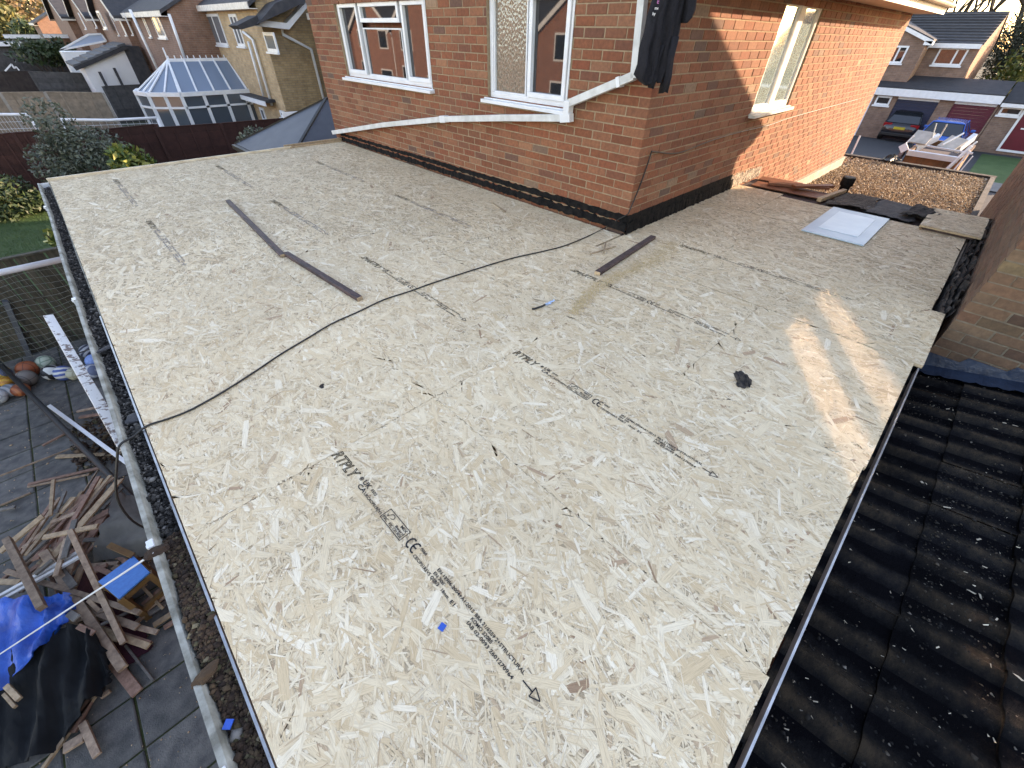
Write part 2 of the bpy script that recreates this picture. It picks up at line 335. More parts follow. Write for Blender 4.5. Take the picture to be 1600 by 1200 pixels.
def stamp(full):
    """one printed line of board markings: local x along the board, y across; returns MB"""
    if full in _tc: return _tc[full]
    b = MB()
    def put(body, s0, s1, y0, y1, **k):
        key = (body, k.get('outline'));  v, F = text_mesh(body, 1., **k)
        w_ = v[:, 0].max()-v[:, 0].min(); h_ = v[:, 1].max()-v[:, 1].min()
        P = np.stack([(v[:, 0]-v[:, 0].min())/w_*(s1-s0)+s0, (v[:, 1]-v[:, 1].min())/h_*(y1-y0)+y0, 0*v[:, 0]], 1)
        b.add([tuple(p) for p in P], F)
    if full: put('SMARTPLY', -.115, .20, -.022, .030, outline=True, shear=.25)
    else: put('RTPLY', 0.002, .20, -.022, .030, outline=True, shear=.25)
    put('\u00ae', .215, .235, .008, .028); put('UK', .246, .296, .008, .032); put('CA', .246, .300, -.018, .004)
    put('0502', .308, .350, .014, .028); put('UKCAOP01REV1', .304, .442, -.018, -.004)
    for p, q in (((.452, -.020), (.600, -.020)), ((.600, -.020), (.600, .032)), ((.600, .032), (.452, .032)), ((.452, .032), (.452, -.020))):
        b.bar((*p, 0), (*q, 0), .0028, .0004)
    pts = [(.464, .012), (.470, .004), (.482, .024), (.490, .026), (.500, .022), (.504, .014), (.498, .008), (.490, .006)]
    for p, q in zip(pts, pts[1:]): b.bar((*p, 0), (*q, 0), .003, .0004)
    put('FSC', .458, .492, -.015, -.002); put('FSC C013026', .505, .594, -.015, -.003); put('MIX', .552, .592, .014, .026); put('Board', .535, .592, -.001, .010)
    for cx in (.642, .672):                                       # CE mark: two broken rings
        n = 10; ang = [math.radians(60+240*i/n) for i in range(n+1)]
        for a0, a1 in zip(ang, ang[1:]): b.bar((cx+.016*math.cos(a0), .008+.021*math.sin(a0), 0), (cx+.016*math.cos(a1), .008+.021*math.sin(a1), 0), .0065, .0004)
    b.bar((.656, .008, 0), (.676, .008, 0), .006, .0004)
    put('0060', .688, .724, .018, .031); put('CEIOP01REV5 OSB/3', .690, .850, -.018, -.005); put('18mm', .870, .910, -.018, -.005); put('E1', .924, .945, -.018, -.005)
    put('EN 13986-2004+A1:2015', .800, 1.010, .018, .031); put('EN 300', .800, .860, .000, .012)
    put('BBA 21/6559 2+STRUCTURAL', 1.020, 1.262, .018, .031); put('KOMO 32085', 1.020, 1.125, .000, .013); put('IAB 02-0093 2601270964', 1.020, 1.245, -.018, -.005)
    b.bar((1.270, .008, 0), (1.312, .008, 0), .004, .0004)
    tri = [(1.312, -.008), (1.312, .024), (1.345, .008)]
    for i in range(3): b.bar((*tri[i], 0), (*tri[(i+1) % 3], 0), .0036, .0004)
    _tc[full] = b; return b
for k, (x0, x1, y0, y1, ts) in enumerate(BOARDS):
    up = 0 if not (x0 == -.470 and y1 < -.5) else .002
    z = up+random.uniform(-.0008, .0008)
    e = .002
    bo = epart(MB().box((x0, y0, z-.018), (x1, y1, z)), 'strand_board', M_OSBB)
    dd = math.hypot((x0+x1)/2-CAM.x, (y0+y1)/2-CAM.y)
    strands(x0, x1, y0, y1, z, 8800 if dd < 3.2 else 6000 if dd < 5 else 4200, parent=bo)
    if ts is not None:
        st = stamp(ts not in (-.70,)); s = st.build('printed_marking', M_INK2 if ts > 1.9 else M_INK, bo)
        xc = (x0+x1)/2+.02; s.location = (xc, ts, z+.0036); s.rotation_euler = (0, 0, -math.pi/2)
s = stamp(True).build('printed_marking', M_INK, [o for o in ext.children if o.name.startswith('strand_board')][-5])
s.location = (.155, -.66, .0095); s.rotation_euler = (0, 0, -math.pi/2)
# edge trims
epart(MB().box((-3.95, -2.545, -.06), (-.50, -2.538, -.005)), 'metal_drip_trim', M_ALU)
epart(MB().box((-4.100, -2.40, -.05), (-4.092, 1.60, -.006)), 'metal_drip_trim', M_ALU)
epart(MB().box((-4.10, 6.105, -.12), (-.95, 6.135, .030)), 'timber_edge', M_CREAM, bevel=.003)
epart(MB().box((-1.05, 6.14, -.10), (-.02, 6.185, .050)), 'timber_edge', M_WOODP, bevel=.004)
epart(MB().box((-.98, 6.104, -.02), (-.06, 6.136, .022)), 'timber_edge', M_WOODP, bevel=.004)

# ================================================================ brick walls built brick by brick
BL, BH, JT = .215, .065, .010
_bm = {}
def brick_mesh(L, D, m, corner=False):
    key = (round(L, 2), D, m.name, corner)
    if key in _bm: return _bm[key]
    L = key[0]; c = .0035; hx, hz = L/2, BH/2; b = MB()
    if corner: b.box((-hx, 0, -hz), (hx, D, hz))
    else:
        b.add([(-hx, D, -hz), (hx, D, -hz), (hx, D, hz), (-hx, D, hz), (-hx, c, -hz), (hx, c, -hz), (hx, c, hz), (-hx, c, hz),
               (-hx+c, 0, -hz+c), (hx-c, 0, -hz+c), (hx-c, 0, hz-c), (-hx+c, 0, hz-c)],
              [(0,1,5,4),(1,2,6,5),(2,3,7,6),(3,0,4,7),(4,5,9,8),(5,6,10,9),(6,7,11,10),(7,4,8,11),(8,9,10,11)])
    _bm[key] = b.mesh('brick', m); return _bm[key]
def lay(u0, u1, z0, z1, holes, off=0., z_base=-.05, first=None):
    """courses of stretchers along a wall: list of (u centre, z centre, length)"""
    out = []; k0 = math.floor((z0-z_base)/.075); k1 = math.ceil((z1-z_base)/.075)
    for k in range(k0, k1):
        zc = z_base+k*.075+.0375
        if zc < z0-.01 or zc > z1+.01: continue
        u = u0 + (first[k % 2] if first else 0) - (0 if first else .1125*(k % 2)+off)
        while u < u1-.02:
            a, b = max(u, u0), min(u+BL, u1); u += BL+JT
            seg = [(a, b)]
            for ha, hb, hz0, hz1 in holes:
                if hz0 < zc < hz1:
                    ns = []
                    for p, q in seg:
                        if q <= ha or p >= hb: ns.append((p, q)); continue
                        if p < ha: ns.append((p, ha-.004))
                        if q > hb: ns.append((hb+.004, q))
                    seg = ns
            for p, q in seg:
                if q-p > .03: out.append(((p+q)/2, zc, q-p))
    return out
def place_bricks(house, loc0, bricks, m, keep=300):
    """bricks: (position, rotation z, length, depth, corner). The largest in view become parts, the rest one joined part"""
    def vis(bk):
        q = Vector(bk[0])-CAM; dz = q.dot(FWD)
        if dz < .1: return 1e6
        u, v = 800+FPX*q.dot(RGT)/dz, 600+FPX*q.dot(DWN)/dz
        return q.length + (0 if -20 < u < 1620 and -20 < v < 1220 else 500)
    bricks = sorted(bricks, key=vis); rest = MB()
    for i, (p, rz, L, D, cn) in enumerate(bricks):
        p = Vector(p); j = random.uniform(-.0016, .0016); dirn = Vector((math.sin(rz), -math.cos(rz), 0))
        p = p+dirn*j+Vector((0, 0, random.uniform(-.001, .001))); me = brick_mesh(L, D, m, cn)
        rot = Euler((random.uniform(-.006, .006), random.uniform(-.004, .004), rz+random.uniform(-.004, .004)) if not cn else (0, 0, rz))
        if i < keep: link('brick', me, house, p-loc0, rot)
        else:
            M4 = Matrix.Translation(p) @ rot.to_matrix().to_4x4()
            rest.add([M4 @ v.co for v in me.vertices], [tuple(f.vertices) for f in me.polygons])
    if rest.v:
        o = rest.build('bricks', m, house, kind='stuff'); o.location = -loc0
def wall_with_holes(u0, u1, z0, z1, holes, boxfn):
    b = MB(); us = sorted({u0, u1, *[h[0] for h in holes], *[h[1] for h in holes]})
    for a, c in zip(us, us[1:]):
        hs = sorted([(h[2], h[3]) for h in holes if h[0] <= a+1e-6 and h[1] >= c-1e-6]); z = z0
        for p, q in hs:
            if p > z: boxfn(b, a, c, z, p)
            z = q
        if z < z1: boxfn(b, a, c, z, z1)
    return b

HL = Vector((4.4, 3.2, GZ))
house = thing('brick_house', 'red brick house with white windows rising beside the strand board roof', 'house', HL)
def hpart(b, name, m, parent=None, **k):
    o = b.build(name, m, parent or house, **k)
    if not parent: o.location = -HL
    return o
HX1, HY1, EAVE = 8.75, 6.38, 1.93
WA = (3.16, 5.46, .985, 1.86); WB = (.915, 2.08, .985, 1.86); WC = (2.36, 3.60, .86, 1.86)
hpart(wall_with_holes(.005, HY1, -1.2, 2.0, [WA, WB], lambda b, a, c, z0, z1: b.box((.005, a, z0), (.20, c, z1))), 'wall', M_MORTAR)
hpart(wall_with_holes(.205, HX1, -1.2, 2.0, [WC], lambda b, a, c, z0, z1: b.box((a, .005, z0), (c, .20, z1))), 'wall', M_MORTAR)
hpart(MB().box((.21, .21, GZ-.1), (HX1-.01, HY1-.005, 1.99)), 'wall', M_BRX)
hpart(MB().box((HX1-.006, .012, GZ-.1), (HX1, HY1-.01, 1.995)), 'wall', M_BRX)
hpart(MB().add([(.02, -.0, 1.99), (.02, HY1, 1.99), (.02, 3.2, 4.15)], [(0, 2, 1)]).add([(.2, -.0, 1.99), (.2, HY1, 1.99), (.2, 3.2, 4.15)], [(0, 1, 2)]), 'gable', M_BRX)
bricks = []
for k in range(-6, 27):
    zc = -.05+k*.075+.0375
    ev = k % 2 == 0
    L = BL if ev else .1025
    if zc > -.08:
        # corner brick laid through both faces
        bricks.append(((0 + (.1025 if ev else BL)/2, 0, zc), 0, (.1025 if ev else BL), .215 if ev else .1025, True))
for uc, zc, L in lay(.1125, HY1, -.05, 1.97, [WA, WB], first=(.1125, 0.)):
    bricks.append(((0, uc, zc), -math.pi/2, L, .03, False))
for uc, zc, L in lay(.1125, HX1, -.05, 1.97, [WC], first=(0., .1125)):
    bricks.append(((uc, 0, zc), 0, L, .03, False))
for uc, zc, L in lay(2.7, HX1, -.43, -.06, []):
    bricks.append(((uc, 0, zc), 0, L, .03, False))
place_bricks(house, HL, bricks, M_BRICK, 300)
hpart(MB().box((3.4, -.035, -.9), (HX1+.03, .006, -.43)), 'plinth', mat('render_plinth', (.42, .38, .32), (.30, .26, .21), 9, .9, .5, 60))
# painted bitumen band left by the old roof covering
def ragged(p0, du, n0, length, zlo, zhi, depth, amp, n=90, nv=None):
    b = MB(); du = Vector(du); n0 = Vector(n0); top = []; bot = []
    for i in range(n+1):
        u = length*i/n; k = random.uniform(-1, 1); k2 = random.uniform(-1, 1)
        lo = (zlo(u) if callable(zlo) else zlo)+amp*k; hi = (zhi(u) if callable(zhi) else zhi)+amp*k2
        base = Vector(p0)+du*u; d = depth*(.7+.5*random.random())
        bot.append(base+Vector((0, 0, lo))+n0*d); top.append(base+Vector((0, 0, hi))+n0*d*.5)
    V = top+bot+[p-n0*(depth*2) for p in top]+[p-n0*(depth*2) for p in bot]; m = n+1
    F = []
    for i in range(n): F += [(i, m+i, m+i+1, i+1), (2*m+i, i, i+1, 2*m+i+1), (m+i, 3*m+i, 3*m+i+1, m+i+1)]
    return b.add(V, F)
hpart(ragged((0, -.012, 0), (0, 1, 0), (-1, 0, 0), 6.2, lambda u: .118-.006*u, lambda u: .185-.010*u, .007, .009, 150), 'bitumen_band', M_BITU, fixn=True)
hpart(ragged((0, -.016, 0), (0, 1, 0), (-1, 0, 0), 6.25, lambda u: .030-.003*u, lambda u: .104-.007*u, .028, .012, 170), 'bitumen_band', M_BITU, fixn=True)
hpart(ragged((-.012, 0, 0), (1, 0, 0), (0, -1, 0), 2.45, .108, .182, .007, .004), 'bitumen_band', M_BITU, fixn=True)
hpart(ragged((-.016, 0, 0), (1, 0, 0), (0, -1, 0), 2.50, .004, .112, .028, .009), 'bitumen_band', M_BITU, fixn=True)
hpart(ragged((2.44, 0, 0), (1, 0, 0), (0, -1, 0), 1.05, .0, lambda u: .17-.03*u, .008, .016, 40), 'torn_mortar_strip', mat('torn_mortar', (.46, .40, .33), (.10, .085, .075), 18, .9, .9, 60, dist=.03), fixn=True)
# windows --------------------------------------------------------
def clear_glass(): return M_GLASS
def frosted(name, c, rough=.12, ior=1.9):
    t = NT(name); p = t.pos((1, 1, .55)); v = t.n('TexVoronoi'); v.inputs['Scale'].default_value = 55; t.l(p, v.inputs['Vector'])
    t.col(t.ramp(v.outputs['Distance'], [(.1, tuple(k*.7 for k in c)), (.7, tuple(k*1.3 for k in c))])); t.set(Roughness=rough, IOR=ior); t.bump(v.outputs['Distance'], .6, .006); return t.m
M_FROST = frosted('frosted_glass', (.16, .14, .11))
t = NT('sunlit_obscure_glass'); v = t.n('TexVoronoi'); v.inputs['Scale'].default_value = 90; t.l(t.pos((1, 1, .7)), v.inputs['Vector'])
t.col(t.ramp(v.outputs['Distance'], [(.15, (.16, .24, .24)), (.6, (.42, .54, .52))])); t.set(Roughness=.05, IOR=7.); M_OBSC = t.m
def window(parent, org, ud, nd, w_, h_, lights, name='window', fr=.05, mf=M_UPVC, sill=True, glass=M_GLASS, proud=-.04, sw=.07):
    """org = lower corner on the wall plane, ud along, nd outward. lights: (u0,u1,z0,z1,glass,sash)"""
    ud, nd = Vector(ud), Vector(nd); up = Vector((0, 0, 1)); org = Vector(org)
    def bx(b, u0, u1, z0, z1, d0, d1): b.obox(org+ud*((u0+u1)/2)+up*((z0+z1)/2)+nd*((d0+d1)/2), (ud, nd, up), ((u1-u0)/2, (d1-d0)/2, (z1-z0)/2))
    b = MB()
    for a in ((0, w_, 0, fr), (0, w_, h_-fr, h_), (0, fr, fr, h_-fr), (w_-fr, w_, fr, h_-fr)): bx(b, *a, proud-.06, proud)
    win = b.build(name, mf, parent, bevel=.004); win.location = -HL if parent is house else (0, 0, 0)
    for (u0, u1, z0, z1, g, sash) in lights:
        s = .045 if sash else .016
        b = MB()
        for a in ((u0, u1, z0, z0+s), (u0, u1, z1-s, z1), (u0, u0+s, z0+s, z1-s), (u1-s, u1, z0+s, z1-s)): bx(b, *a, proud-.05, proud+(.016 if sash else -.004))
        sa = b.build('sash' if sash else 'glazing_bead', mf, win, bevel=.003)
        b = MB(); bx(b, u0+s-.004, u1-s+.004, z0+s-.004, z1-s+.004, proud-.034, proud-.028); b.build('pane', g, win)
    if sill:
        b = MB(); bx(b, -.05, w_+.05, -.045, -.012, -.02, .075); bx(b, -.05, w_+.05, -.0115, .0, -.06, .02); b.build('sill', mf, win, bevel=.003)
    return win
O = (0, WA[1], WA[2]); W_ = WA[1]-WA[0]; H_ = WA[3]-WA[2]
window(house, (0, WA[1]-.004, WA[2]+.004), (0, -1, 0), (-1, 0, 0), W_-.008, H_+.03,
       [(.055, .60, .05, H_-.03, M_GLASS, True), (.66, 1.66, .05, .585, M_GLASS, False), (.66, 1.66, .64, H_-.03, M_GLASS, True), (1.72, W_-.06, .05, H_-.03, M_GLASS, True)])
W_ = WB[1]-WB[0]
window(house, (0, WB[1]-.004, WB[2]+.004), (0, -1, 0), (-1, 0, 0), W_-.008, H_+.03, [(.055, .555, .05, H_-.03, M_FROST, False), (.59, W_-.06, .05, H_-.03, M_GLASS, True)])
W_ = WC[1]-WC[0]; H_ = WC[3]-WC[2]
window(house, (WC[0]+.004, 0, WC[2]+.004), (1, 0, 0), (0, -1, 0), W_-.008, H_+.03, [(.055, .535, .05, H_-.03, M_OBSC, False), (.70, W_-.06, .05, H_-.03, M_OBSC, False)], mf=M_WHITE, proud=-.02)
hpart(MB().box((WC[0]+.004+.536, .018, WC[2]+.055), (WC[0]+.004+.699, .078, WC[3]-.02)), 'window_mullion', M_WHITE, bevel=.004)
for (ya, yb) in ((WA[0], WA[1]), (WB[0], WB[1])):
    hpart(MB().tube([(-.004, ya-.006, WA[2]-.02), (-.004, ya-.006, 1.9)], .007, 6), 'sealant_bead', M_UPVC)
# eaves over the sunlit wall and the roof
hpart(MB().box((-.1, -.40, 1.935), (HX1+.22, .02, 1.95)), 'soffit', M_CREAM)
hpart(MB().box((-.1, -.425, 1.925), (HX1+.22, -.402, 2.09)), 'fascia', M_WHITE)
g = MB(); n = 8; prof = [(-.43-.055+.055*math.cos(a), 2.06+.05*math.sin(a)) for a in [math.pi+math.pi*i/n for i in range(n+1)]]
for (ya, za), (yb, zb) in zip(prof, prof[1:]): g.add([(-.1, ya, za), (HX1+.26, ya, za), (HX1+.26, yb, zb), (-.1, yb, zb)], [(0, 1, 2, 3)])
g.add([(HX1+.26, y, z) for y, z in prof], [tuple(range(n+1))])
hpart(g, 'gutter', M_CREAM)
b = MB(); sl_ = (4.2-2.08)/3.65
for i in range(16):
    y0 = -.46+i*.24; z0 = 2.08+(y0+.46)*sl_
    for sgn in (0, 1):
        ya, yb = (y0, y0+.26) if not sgn else (6.4-y0, 6.4-y0-.26)
        b.add([(-.14, ya, z0+.03), (HX1+.24, ya, z0+.03), (HX1+.24, yb, z0+.26*sl_+.005), (-.14, yb, z0+.26*sl_+.005), (-.14, ya, z0), (HX1+.24, ya, z0), (HX1+.24, yb, z0+.26*sl_-.02), (-.14, yb, z0+.26*sl_-.02)],
              [(0, 1, 2, 3), (0, 4, 5, 1), (4, 7, 6, 5), (0, 3, 7, 4), (1, 5, 6, 2)])
hpart(b, 'roof', mat('brown_roof_tile', (.16, .10, .07), (.10, .07, .05), 5, .9, .4, 40))

# ================================================================ neighbour's house on the right
NL = Vector((3.7, -6.5, GZ))
NX0, NX1, NY = .35, 6.87, -2.61
nbr = thing('neighbour_house', 'brown brick gabled house standing against the roof edge behind black felt scraps', 'house', NL)
def npart(b, name, m, **k):
    o = b.build(name, m, nbr, **k); o.location = -NL; return o
npart(MB().box((NX0+.005, -10.5, GZ-.1), (NX1, NY-.005, 1.74)), 'wall', M_MORTN)
npart(MB().prism([(NX0+.01, NY-.01, 1.73), (NX1-.01, NY-.01, 1.73), (3.61, NY-.01, 3.25)], (0, -7.8, 0)), 'gable', tex_brick('nb_gable', ((.24, .12, .08), (.2, .1, .07)), (.2, .17, .14), 'xz'), fixn=True)
nb = []
for k in range(-9, 24):
    zc = -.05+k*.075+.0375; ev = k % 2 == 0
    nb.append(((NX0+(.1025 if ev else BL)/2, NY, zc), math.pi, (.1025 if ev else BL), .215 if ev else .1025, True))
for uc, zc, L in lay(.1125, 2.2, -.70, 1.73, [], first=(.1125, 0.)):
    nb.append(((NX0, NY-uc, zc), -math.pi/2, L, .03, False))
for uc, zc, L in lay(.1125, 6.5, -.70, 1.73, [], first=(0., .1125)):
    nb.append(((NX0+uc, NY, zc), math.pi, L, .03, False))
place_bricks(nbr, NL, nb, M_BRICKN, 300)
b = MB()
for sx in (-1, 1):
    x_e = 3.61+sx*3.42; z_e = 1.80; z_r = 3.37
    b.prism([(x_e, -2.40, z_e), (3.61, -2.40, z_r), (3.61, -2.40, z_r+.1), (x_e, -2.40, z_e+.1)], (0, -8.3, 0))
npart(b, 'roof', M_SLATE, fixn=True)
npart(MB().box((NX0-.16, -10.6, 1.75), (NX0+.0, -2.45, 1.78)), 'soffit', M_WHITE); npart(MB().box((NX1, -10.6, 1.75), (NX1+.14, -2.45, 1.78)), 'soffit', M_WHITE)

# ---------------- tiled lean-to roof below the deck edge
TL = Vector((-2, -4, GZ)); TS = .24
lean = thing('tiled_lean_to', 'mossy dark concrete tiled lean-to roof running along the metal trim', 'roof', TL)
def tz(y): return -.43+TS*(-2.60-y)
def tpart(b, name, m, **k):
    o = b.build(name, m, lean, **k); o.location = -TL; return o
tpart(MB().prism([(-5, -2.58, GZ-.1), (-5, -6.2, GZ-.1), (-5, -6.2, tz(-6.2)-.08), (-5, -2.58, tz(-2.58)-.08)], (5.33, 0, 0)), 'wall', M_BRY, fixn=True)
def tile_mesh():
    b = MB(); n = 28; W_, Ln = .40, .37; rows = []
    for j, (s, lift) in enumerate(((0, .0), (.03, .0), (Ln*.5, 0), (Ln, 0))):
        for th in (0, 1):
            r = []
            for i in range(n+1):
                u = W_*i/n; ph = (u/.20+.3) % 1
                hgt = .027*max(0, math.sin(math.pi*min(1, ph/.60)))**.7 if ph < .60 else 0.
                r.append((u, -s, hgt+(.0 if th else -.03) + .03))
            rows.append(r)
    V = [p for r in rows for p in r]; m = n+1; F = []
    def st(a, c, flip=False):
        for i in range(n):
            f = (a*m+i, a*m+i+1, c*m+i+1, c*m+i); F.append(f if not flip else f[::-1])
    st(4, 0, True) if False else None
    for a, c in ((1, 3), (3, 5), (5, 7)): st(a, c, True)
    st(0, 1); 
    return b.add(V, F)
tm = tile_mesh().mesh('roof_tile', M_TILED, True)
for row in range(9):
    for k in range(16):
        x = .33-.40*(k+1)
        y = -2.585-.300*row
        if x+.4 > .36 or x < -4.9: continue
        o = link('roof_tile', tm, lean, (x-TL.x+random.uniform(-.002, .002), y-TL.y+random.uniform(-.006, .006), tz(y)+random.uniform(-.002, .003)-TL.z), (math.atan(-TS)+.06, random.uniform(-.016, .016), random.uniform(-.014, .014)))
# stepped blue lead flashing where the tiles meet the brickwork
b = MB(); ys = np.linspace(-2.615, -4.4, 70); top = []; bot = []; out = []
for i, y in enumerate(ys):
    kk = int((-2.61-y)/.21); zt = tz(-2.61-kk*.21)+.17; fr = ((-2.61-y)/.21) % 1
    w_ = .012*math.sin(i*1.7)+random.uniform(-.006, .006)
    top.append((NX0-.006, y, zt+.03*(1-fr)*0)); bot.append((NX0-.016+.3*w_*.2, y, tz(y)+.062)); out.append((NX0-.15+w_, y, tz(y)+.048+.5*abs(w_)))
m = len(ys); F = []
for i in range(m-1): F += [(i, i+1, m+i+1, m+i), (m+i, m+i+1, 2*m+i+1, 2*m+i)]
tpart(b.add(top+bot+out, F), 'lead_flashing', M_LEAD, smooth=False)

# moss, grit and pale wood chips lying on the tiles
def tsurf(x, y):
    ph = ((x-.33)/.20+.3) % 1; row = np.floor((-2.585-y)/.300); s_ = (-2.585-y)-.300*row
    return tz(-2.585-.300*row)+.029+.178*s_+.027*np.where(ph < .60, np.sin(np.pi*np.minimum(1, ph/.60))**.7, 0)
from math import pi
# ================================================================ gutter full of debris along the left edge
gut = thing('roof_gutter', 'weathered white plastic gutter clogged with black grit and soil along the roof', 'gutter', (-4.16, 2, -.1))
GL = Vector((-4.16, 2, -.1))
b = MB(); prof = [(-4.100, -.030), (-4.106, -.09), (-4.125, -.115), (-4.155, -.115), (-4.172, -.085), (-4.180, -.030), (-4.186, -.016), (-4.204, -.014), (-4.208, -.030), (-4.194, -.036), (-4.188, -.09), (-4.16, -.124), (-4.12, -.124), (-4.096, -.095), (-4.092, -.032)]
ys = [-2.45, -1.2, -.72, .5, 1.75, 3.0, 4.4, 6.12]; V = []
for y in ys: V += [(x+.006*math.sin(y*1.9), y, z+.004*math.sin(y*2.3)) for x, z in prof]
n = len(prof); F = [(i*n+k, i*n+(k+1) % n, (i+1)*n+(k+1) % n, (i+1)*n+k) for i in range(len(ys)-1) for k in range(n)]
F += [tuple(range(n)), tuple(reversed(range((len(ys)-1)*n, len(ys)*n)))]
o = b.add(V, F).build('trough', M_GUTR, gut, fixn=True); o.location = -GL
for y in (-1.55, -.62, 2.05, 4.9):
    o = MB().box((-4.216, y-.02, -.055), (-4.192, y+.02, -.010)).box((-4.221, y-.008, -.035), (-4.216, y+.008, -.019)).build('bracket_clip', M_UPVC, gut, bevel=.003); o.location = -GL
o = MB().box((-4.210, 6.12, -.128), (-4.09, 6.13, -.02)).build('end_cap', M_UPVC, gut); o.location = -GL
def chunks(n, xr, yr, zf, size, flat=.7):
    c = np.stack([rng.uniform(*xr, n), rng.uniform(*yr, n), np.zeros(n)], 1)
    s = np.clip(rng.lognormal(math.log(size), .45, n), size*.4, size*3.2)
    c[:, 2] = zf(c[:, 0], c[:, 1])+rng.uniform(-.3, .5, n)*s
    T = np.array([(1, 0, 0), (0, 1, 0), (-1, 0, 0), (0, -1, 0), (0, 0, 1), (0, 0, -1)], float)[None]*rng.uniform(.5, 1.2, (n, 6, 1))
    a = rng.uniform(0, 6.28, n); tl = rng.uniform(-.8, .8, n); ca, sa, ct, st = np.cos(a), np.sin(a), np.cos(tl), np.sin(tl)
    Rm = np.zeros((n, 3, 3)); Rm[:, 0, 0] = ca; Rm[:, 0, 1] = -sa*ct; Rm[:, 0, 2] = sa*st; Rm[:, 1, 0] = sa; Rm[:, 1, 1] = ca*ct; Rm[:, 1, 2] = -ca*st; Rm[:, 2, 1] = st; Rm[:, 2, 2] = ct
    T[:, :, 2] *= flat
    V = c[:, None]+np.einsum('nij,nkj->nki', Rm, T)*s[:, None, None]
    f = np.array([(0,1,4),(1,2,4),(2,3,4),(3,0,4),(1,0,5),(2,1,5),(3,2,5),(0,3,5)])
    return V.reshape(-1, 3), (f[None]+6*np.arange(n)[:, None, None]).reshape(-1, 3)
t = NT('gutter_grit'); t.col(t.ramp(t.rnd(), [(0, (.012, .011, .010)), (.5, (.035, .032, .030)), (.75, (.07, .062, .055)), (.9, (.14, .125, .11)), (1, (.28, .26, .24))])); t.set(Roughness=.95); M_GRIT = t.m
t = NT('gutter_soil'); t.col(t.ramp(t.rnd(), [(0, (.022, .012, .008)), (.5, (.055, .030, .018)), (.8, (.09, .055, .03)), (.95, (.05, .045, .02)), (1, (.2, .16, .1))])); t.set(Roughness=.97); M_SOIL = t.m
def gzf(x, y): return -.060+.014*np.sin(y*7)*np.sin(y*2.3+1)-.25*np.abs(x+4.135)**1.2*.6
b = MB(); xs = np.linspace(-4.174, -4.098, 7); yy = np.linspace(-2.42, 6.08, 160)
b.add([(x, y, float(gzf(x, y))-.012+random.uniform(-.006, .006)) for y in yy for x in xs], [(j*7+i, j*7+i+1, (j+1)*7+i+1, (j+1)*7+i) for j in range(159) for i in range(6)])
o = b.build('debris_bed', M_FELT, gut); o.location = -GL
V, F = chunks(9000, (-4.176, -4.094), (-.75, 6.08), gzf, .0065); o = np_mesh('grit', V, F, M_GRIT, gut, 'stuff'); o.location = -GL
V, F = chunks(9000, (-4.176, -4.096), (-2.42, -.6), lambda x, y: gzf(x, y)+.012+.022*np.exp(-((y+1.05)/.16)**2), .006); o = np_mesh('soil', V, F, M_SOIL, gut, 'stuff'); o.location = -GL
V, F = chunks(140, (-4.185, -4.10), (-2.4, 4.6), lambda x, y: gzf(x, y)+.010, .013, .5); o = np_mesh('clods', V, F, M_GRIT, gut, 'stuff'); o.location = -GL
def rock(name, loc, r, m, label, cat, sq=(1, 1, .6), rz=0, seed=1):
    import bmesh
    bm = bmesh.new(); bmesh.ops.create_icosphere(bm, subdivisions=3, radius=1); rr = random.Random(seed); ph = [rr.uniform(0, 6) for _ in range(6)]
    for v in bm.verts:
        k = 1+.16*math.sin(3*v.co.x+ph[0])*math.sin(4*v.co.y+ph[1])+.12*math.sin(7*v.co.z+5*v.co.x+ph[2])+rr.uniform(-.05, .05)
        v.co = Vector((v.co.x*k*sq[0]*r, v.co.y*k*sq[1]*r, v.co.z*k*sq[2]*r))
    me = bpy.data.meshes.new(name); bm.to_mesh(me); bm.free(); me.materials.append(m)
    return tag(link(name, me, None, loc, (0, 0, rz)), label, cat)
p = gp(325, 1052, -.02); rock('soil_clod', (p.x-.005, p.y, -.018), .034, M_SOIL, 'flat brown soil clod bridging the gutter lip near blue scrap', 'clod', (1.15, .6, .4), .3, 3)
p = gp(245, 862, -.02); rock('soil_clod', (p.x, p.y, -.018), .034, M_SOIL, 'reddish soil clod on the gutter lip where the white string ends', 'clod', (1.2, .7, .35), -.2, 5)
p = gp(208, 650, -.02); rock('slate_piece', (p.x, p.y, -.03), .05, M_SLATE, 'grey broken slate piece lying in the gutter beside the cable', 'slate', (.75, .8, .18), .2, 8)
p = gp(165, 543, -.02); rock('slate_piece', (p.x, p.y, -.025), .055, M_SLATE, 'dark tapered slate piece across the gutter by white bracket', 'slate', (1., .38, .14), .35, 9)
def scrap(u, v, z, s, label, m=None, rz=.5, name='plastic_packer'):
    p = gp(u, v, z); return one(name, m or M_BLUEP, label, 'packer', lambda b: b.obox(p+Vector((0, 0, .0025)), ((math.cos(rz), math.sin(rz), 0), (-math.sin(rz), math.cos(rz), 0), (0, 0, 1)), (s, s*.92, .002)))
scrap(691, 980, .002, .0115, 'small blue plastic packer lying on pale strand board', rz=.25)
scrap(357, 1132, -.035, .0125, 'small blue plastic packer in gutter soil', rz=.8)

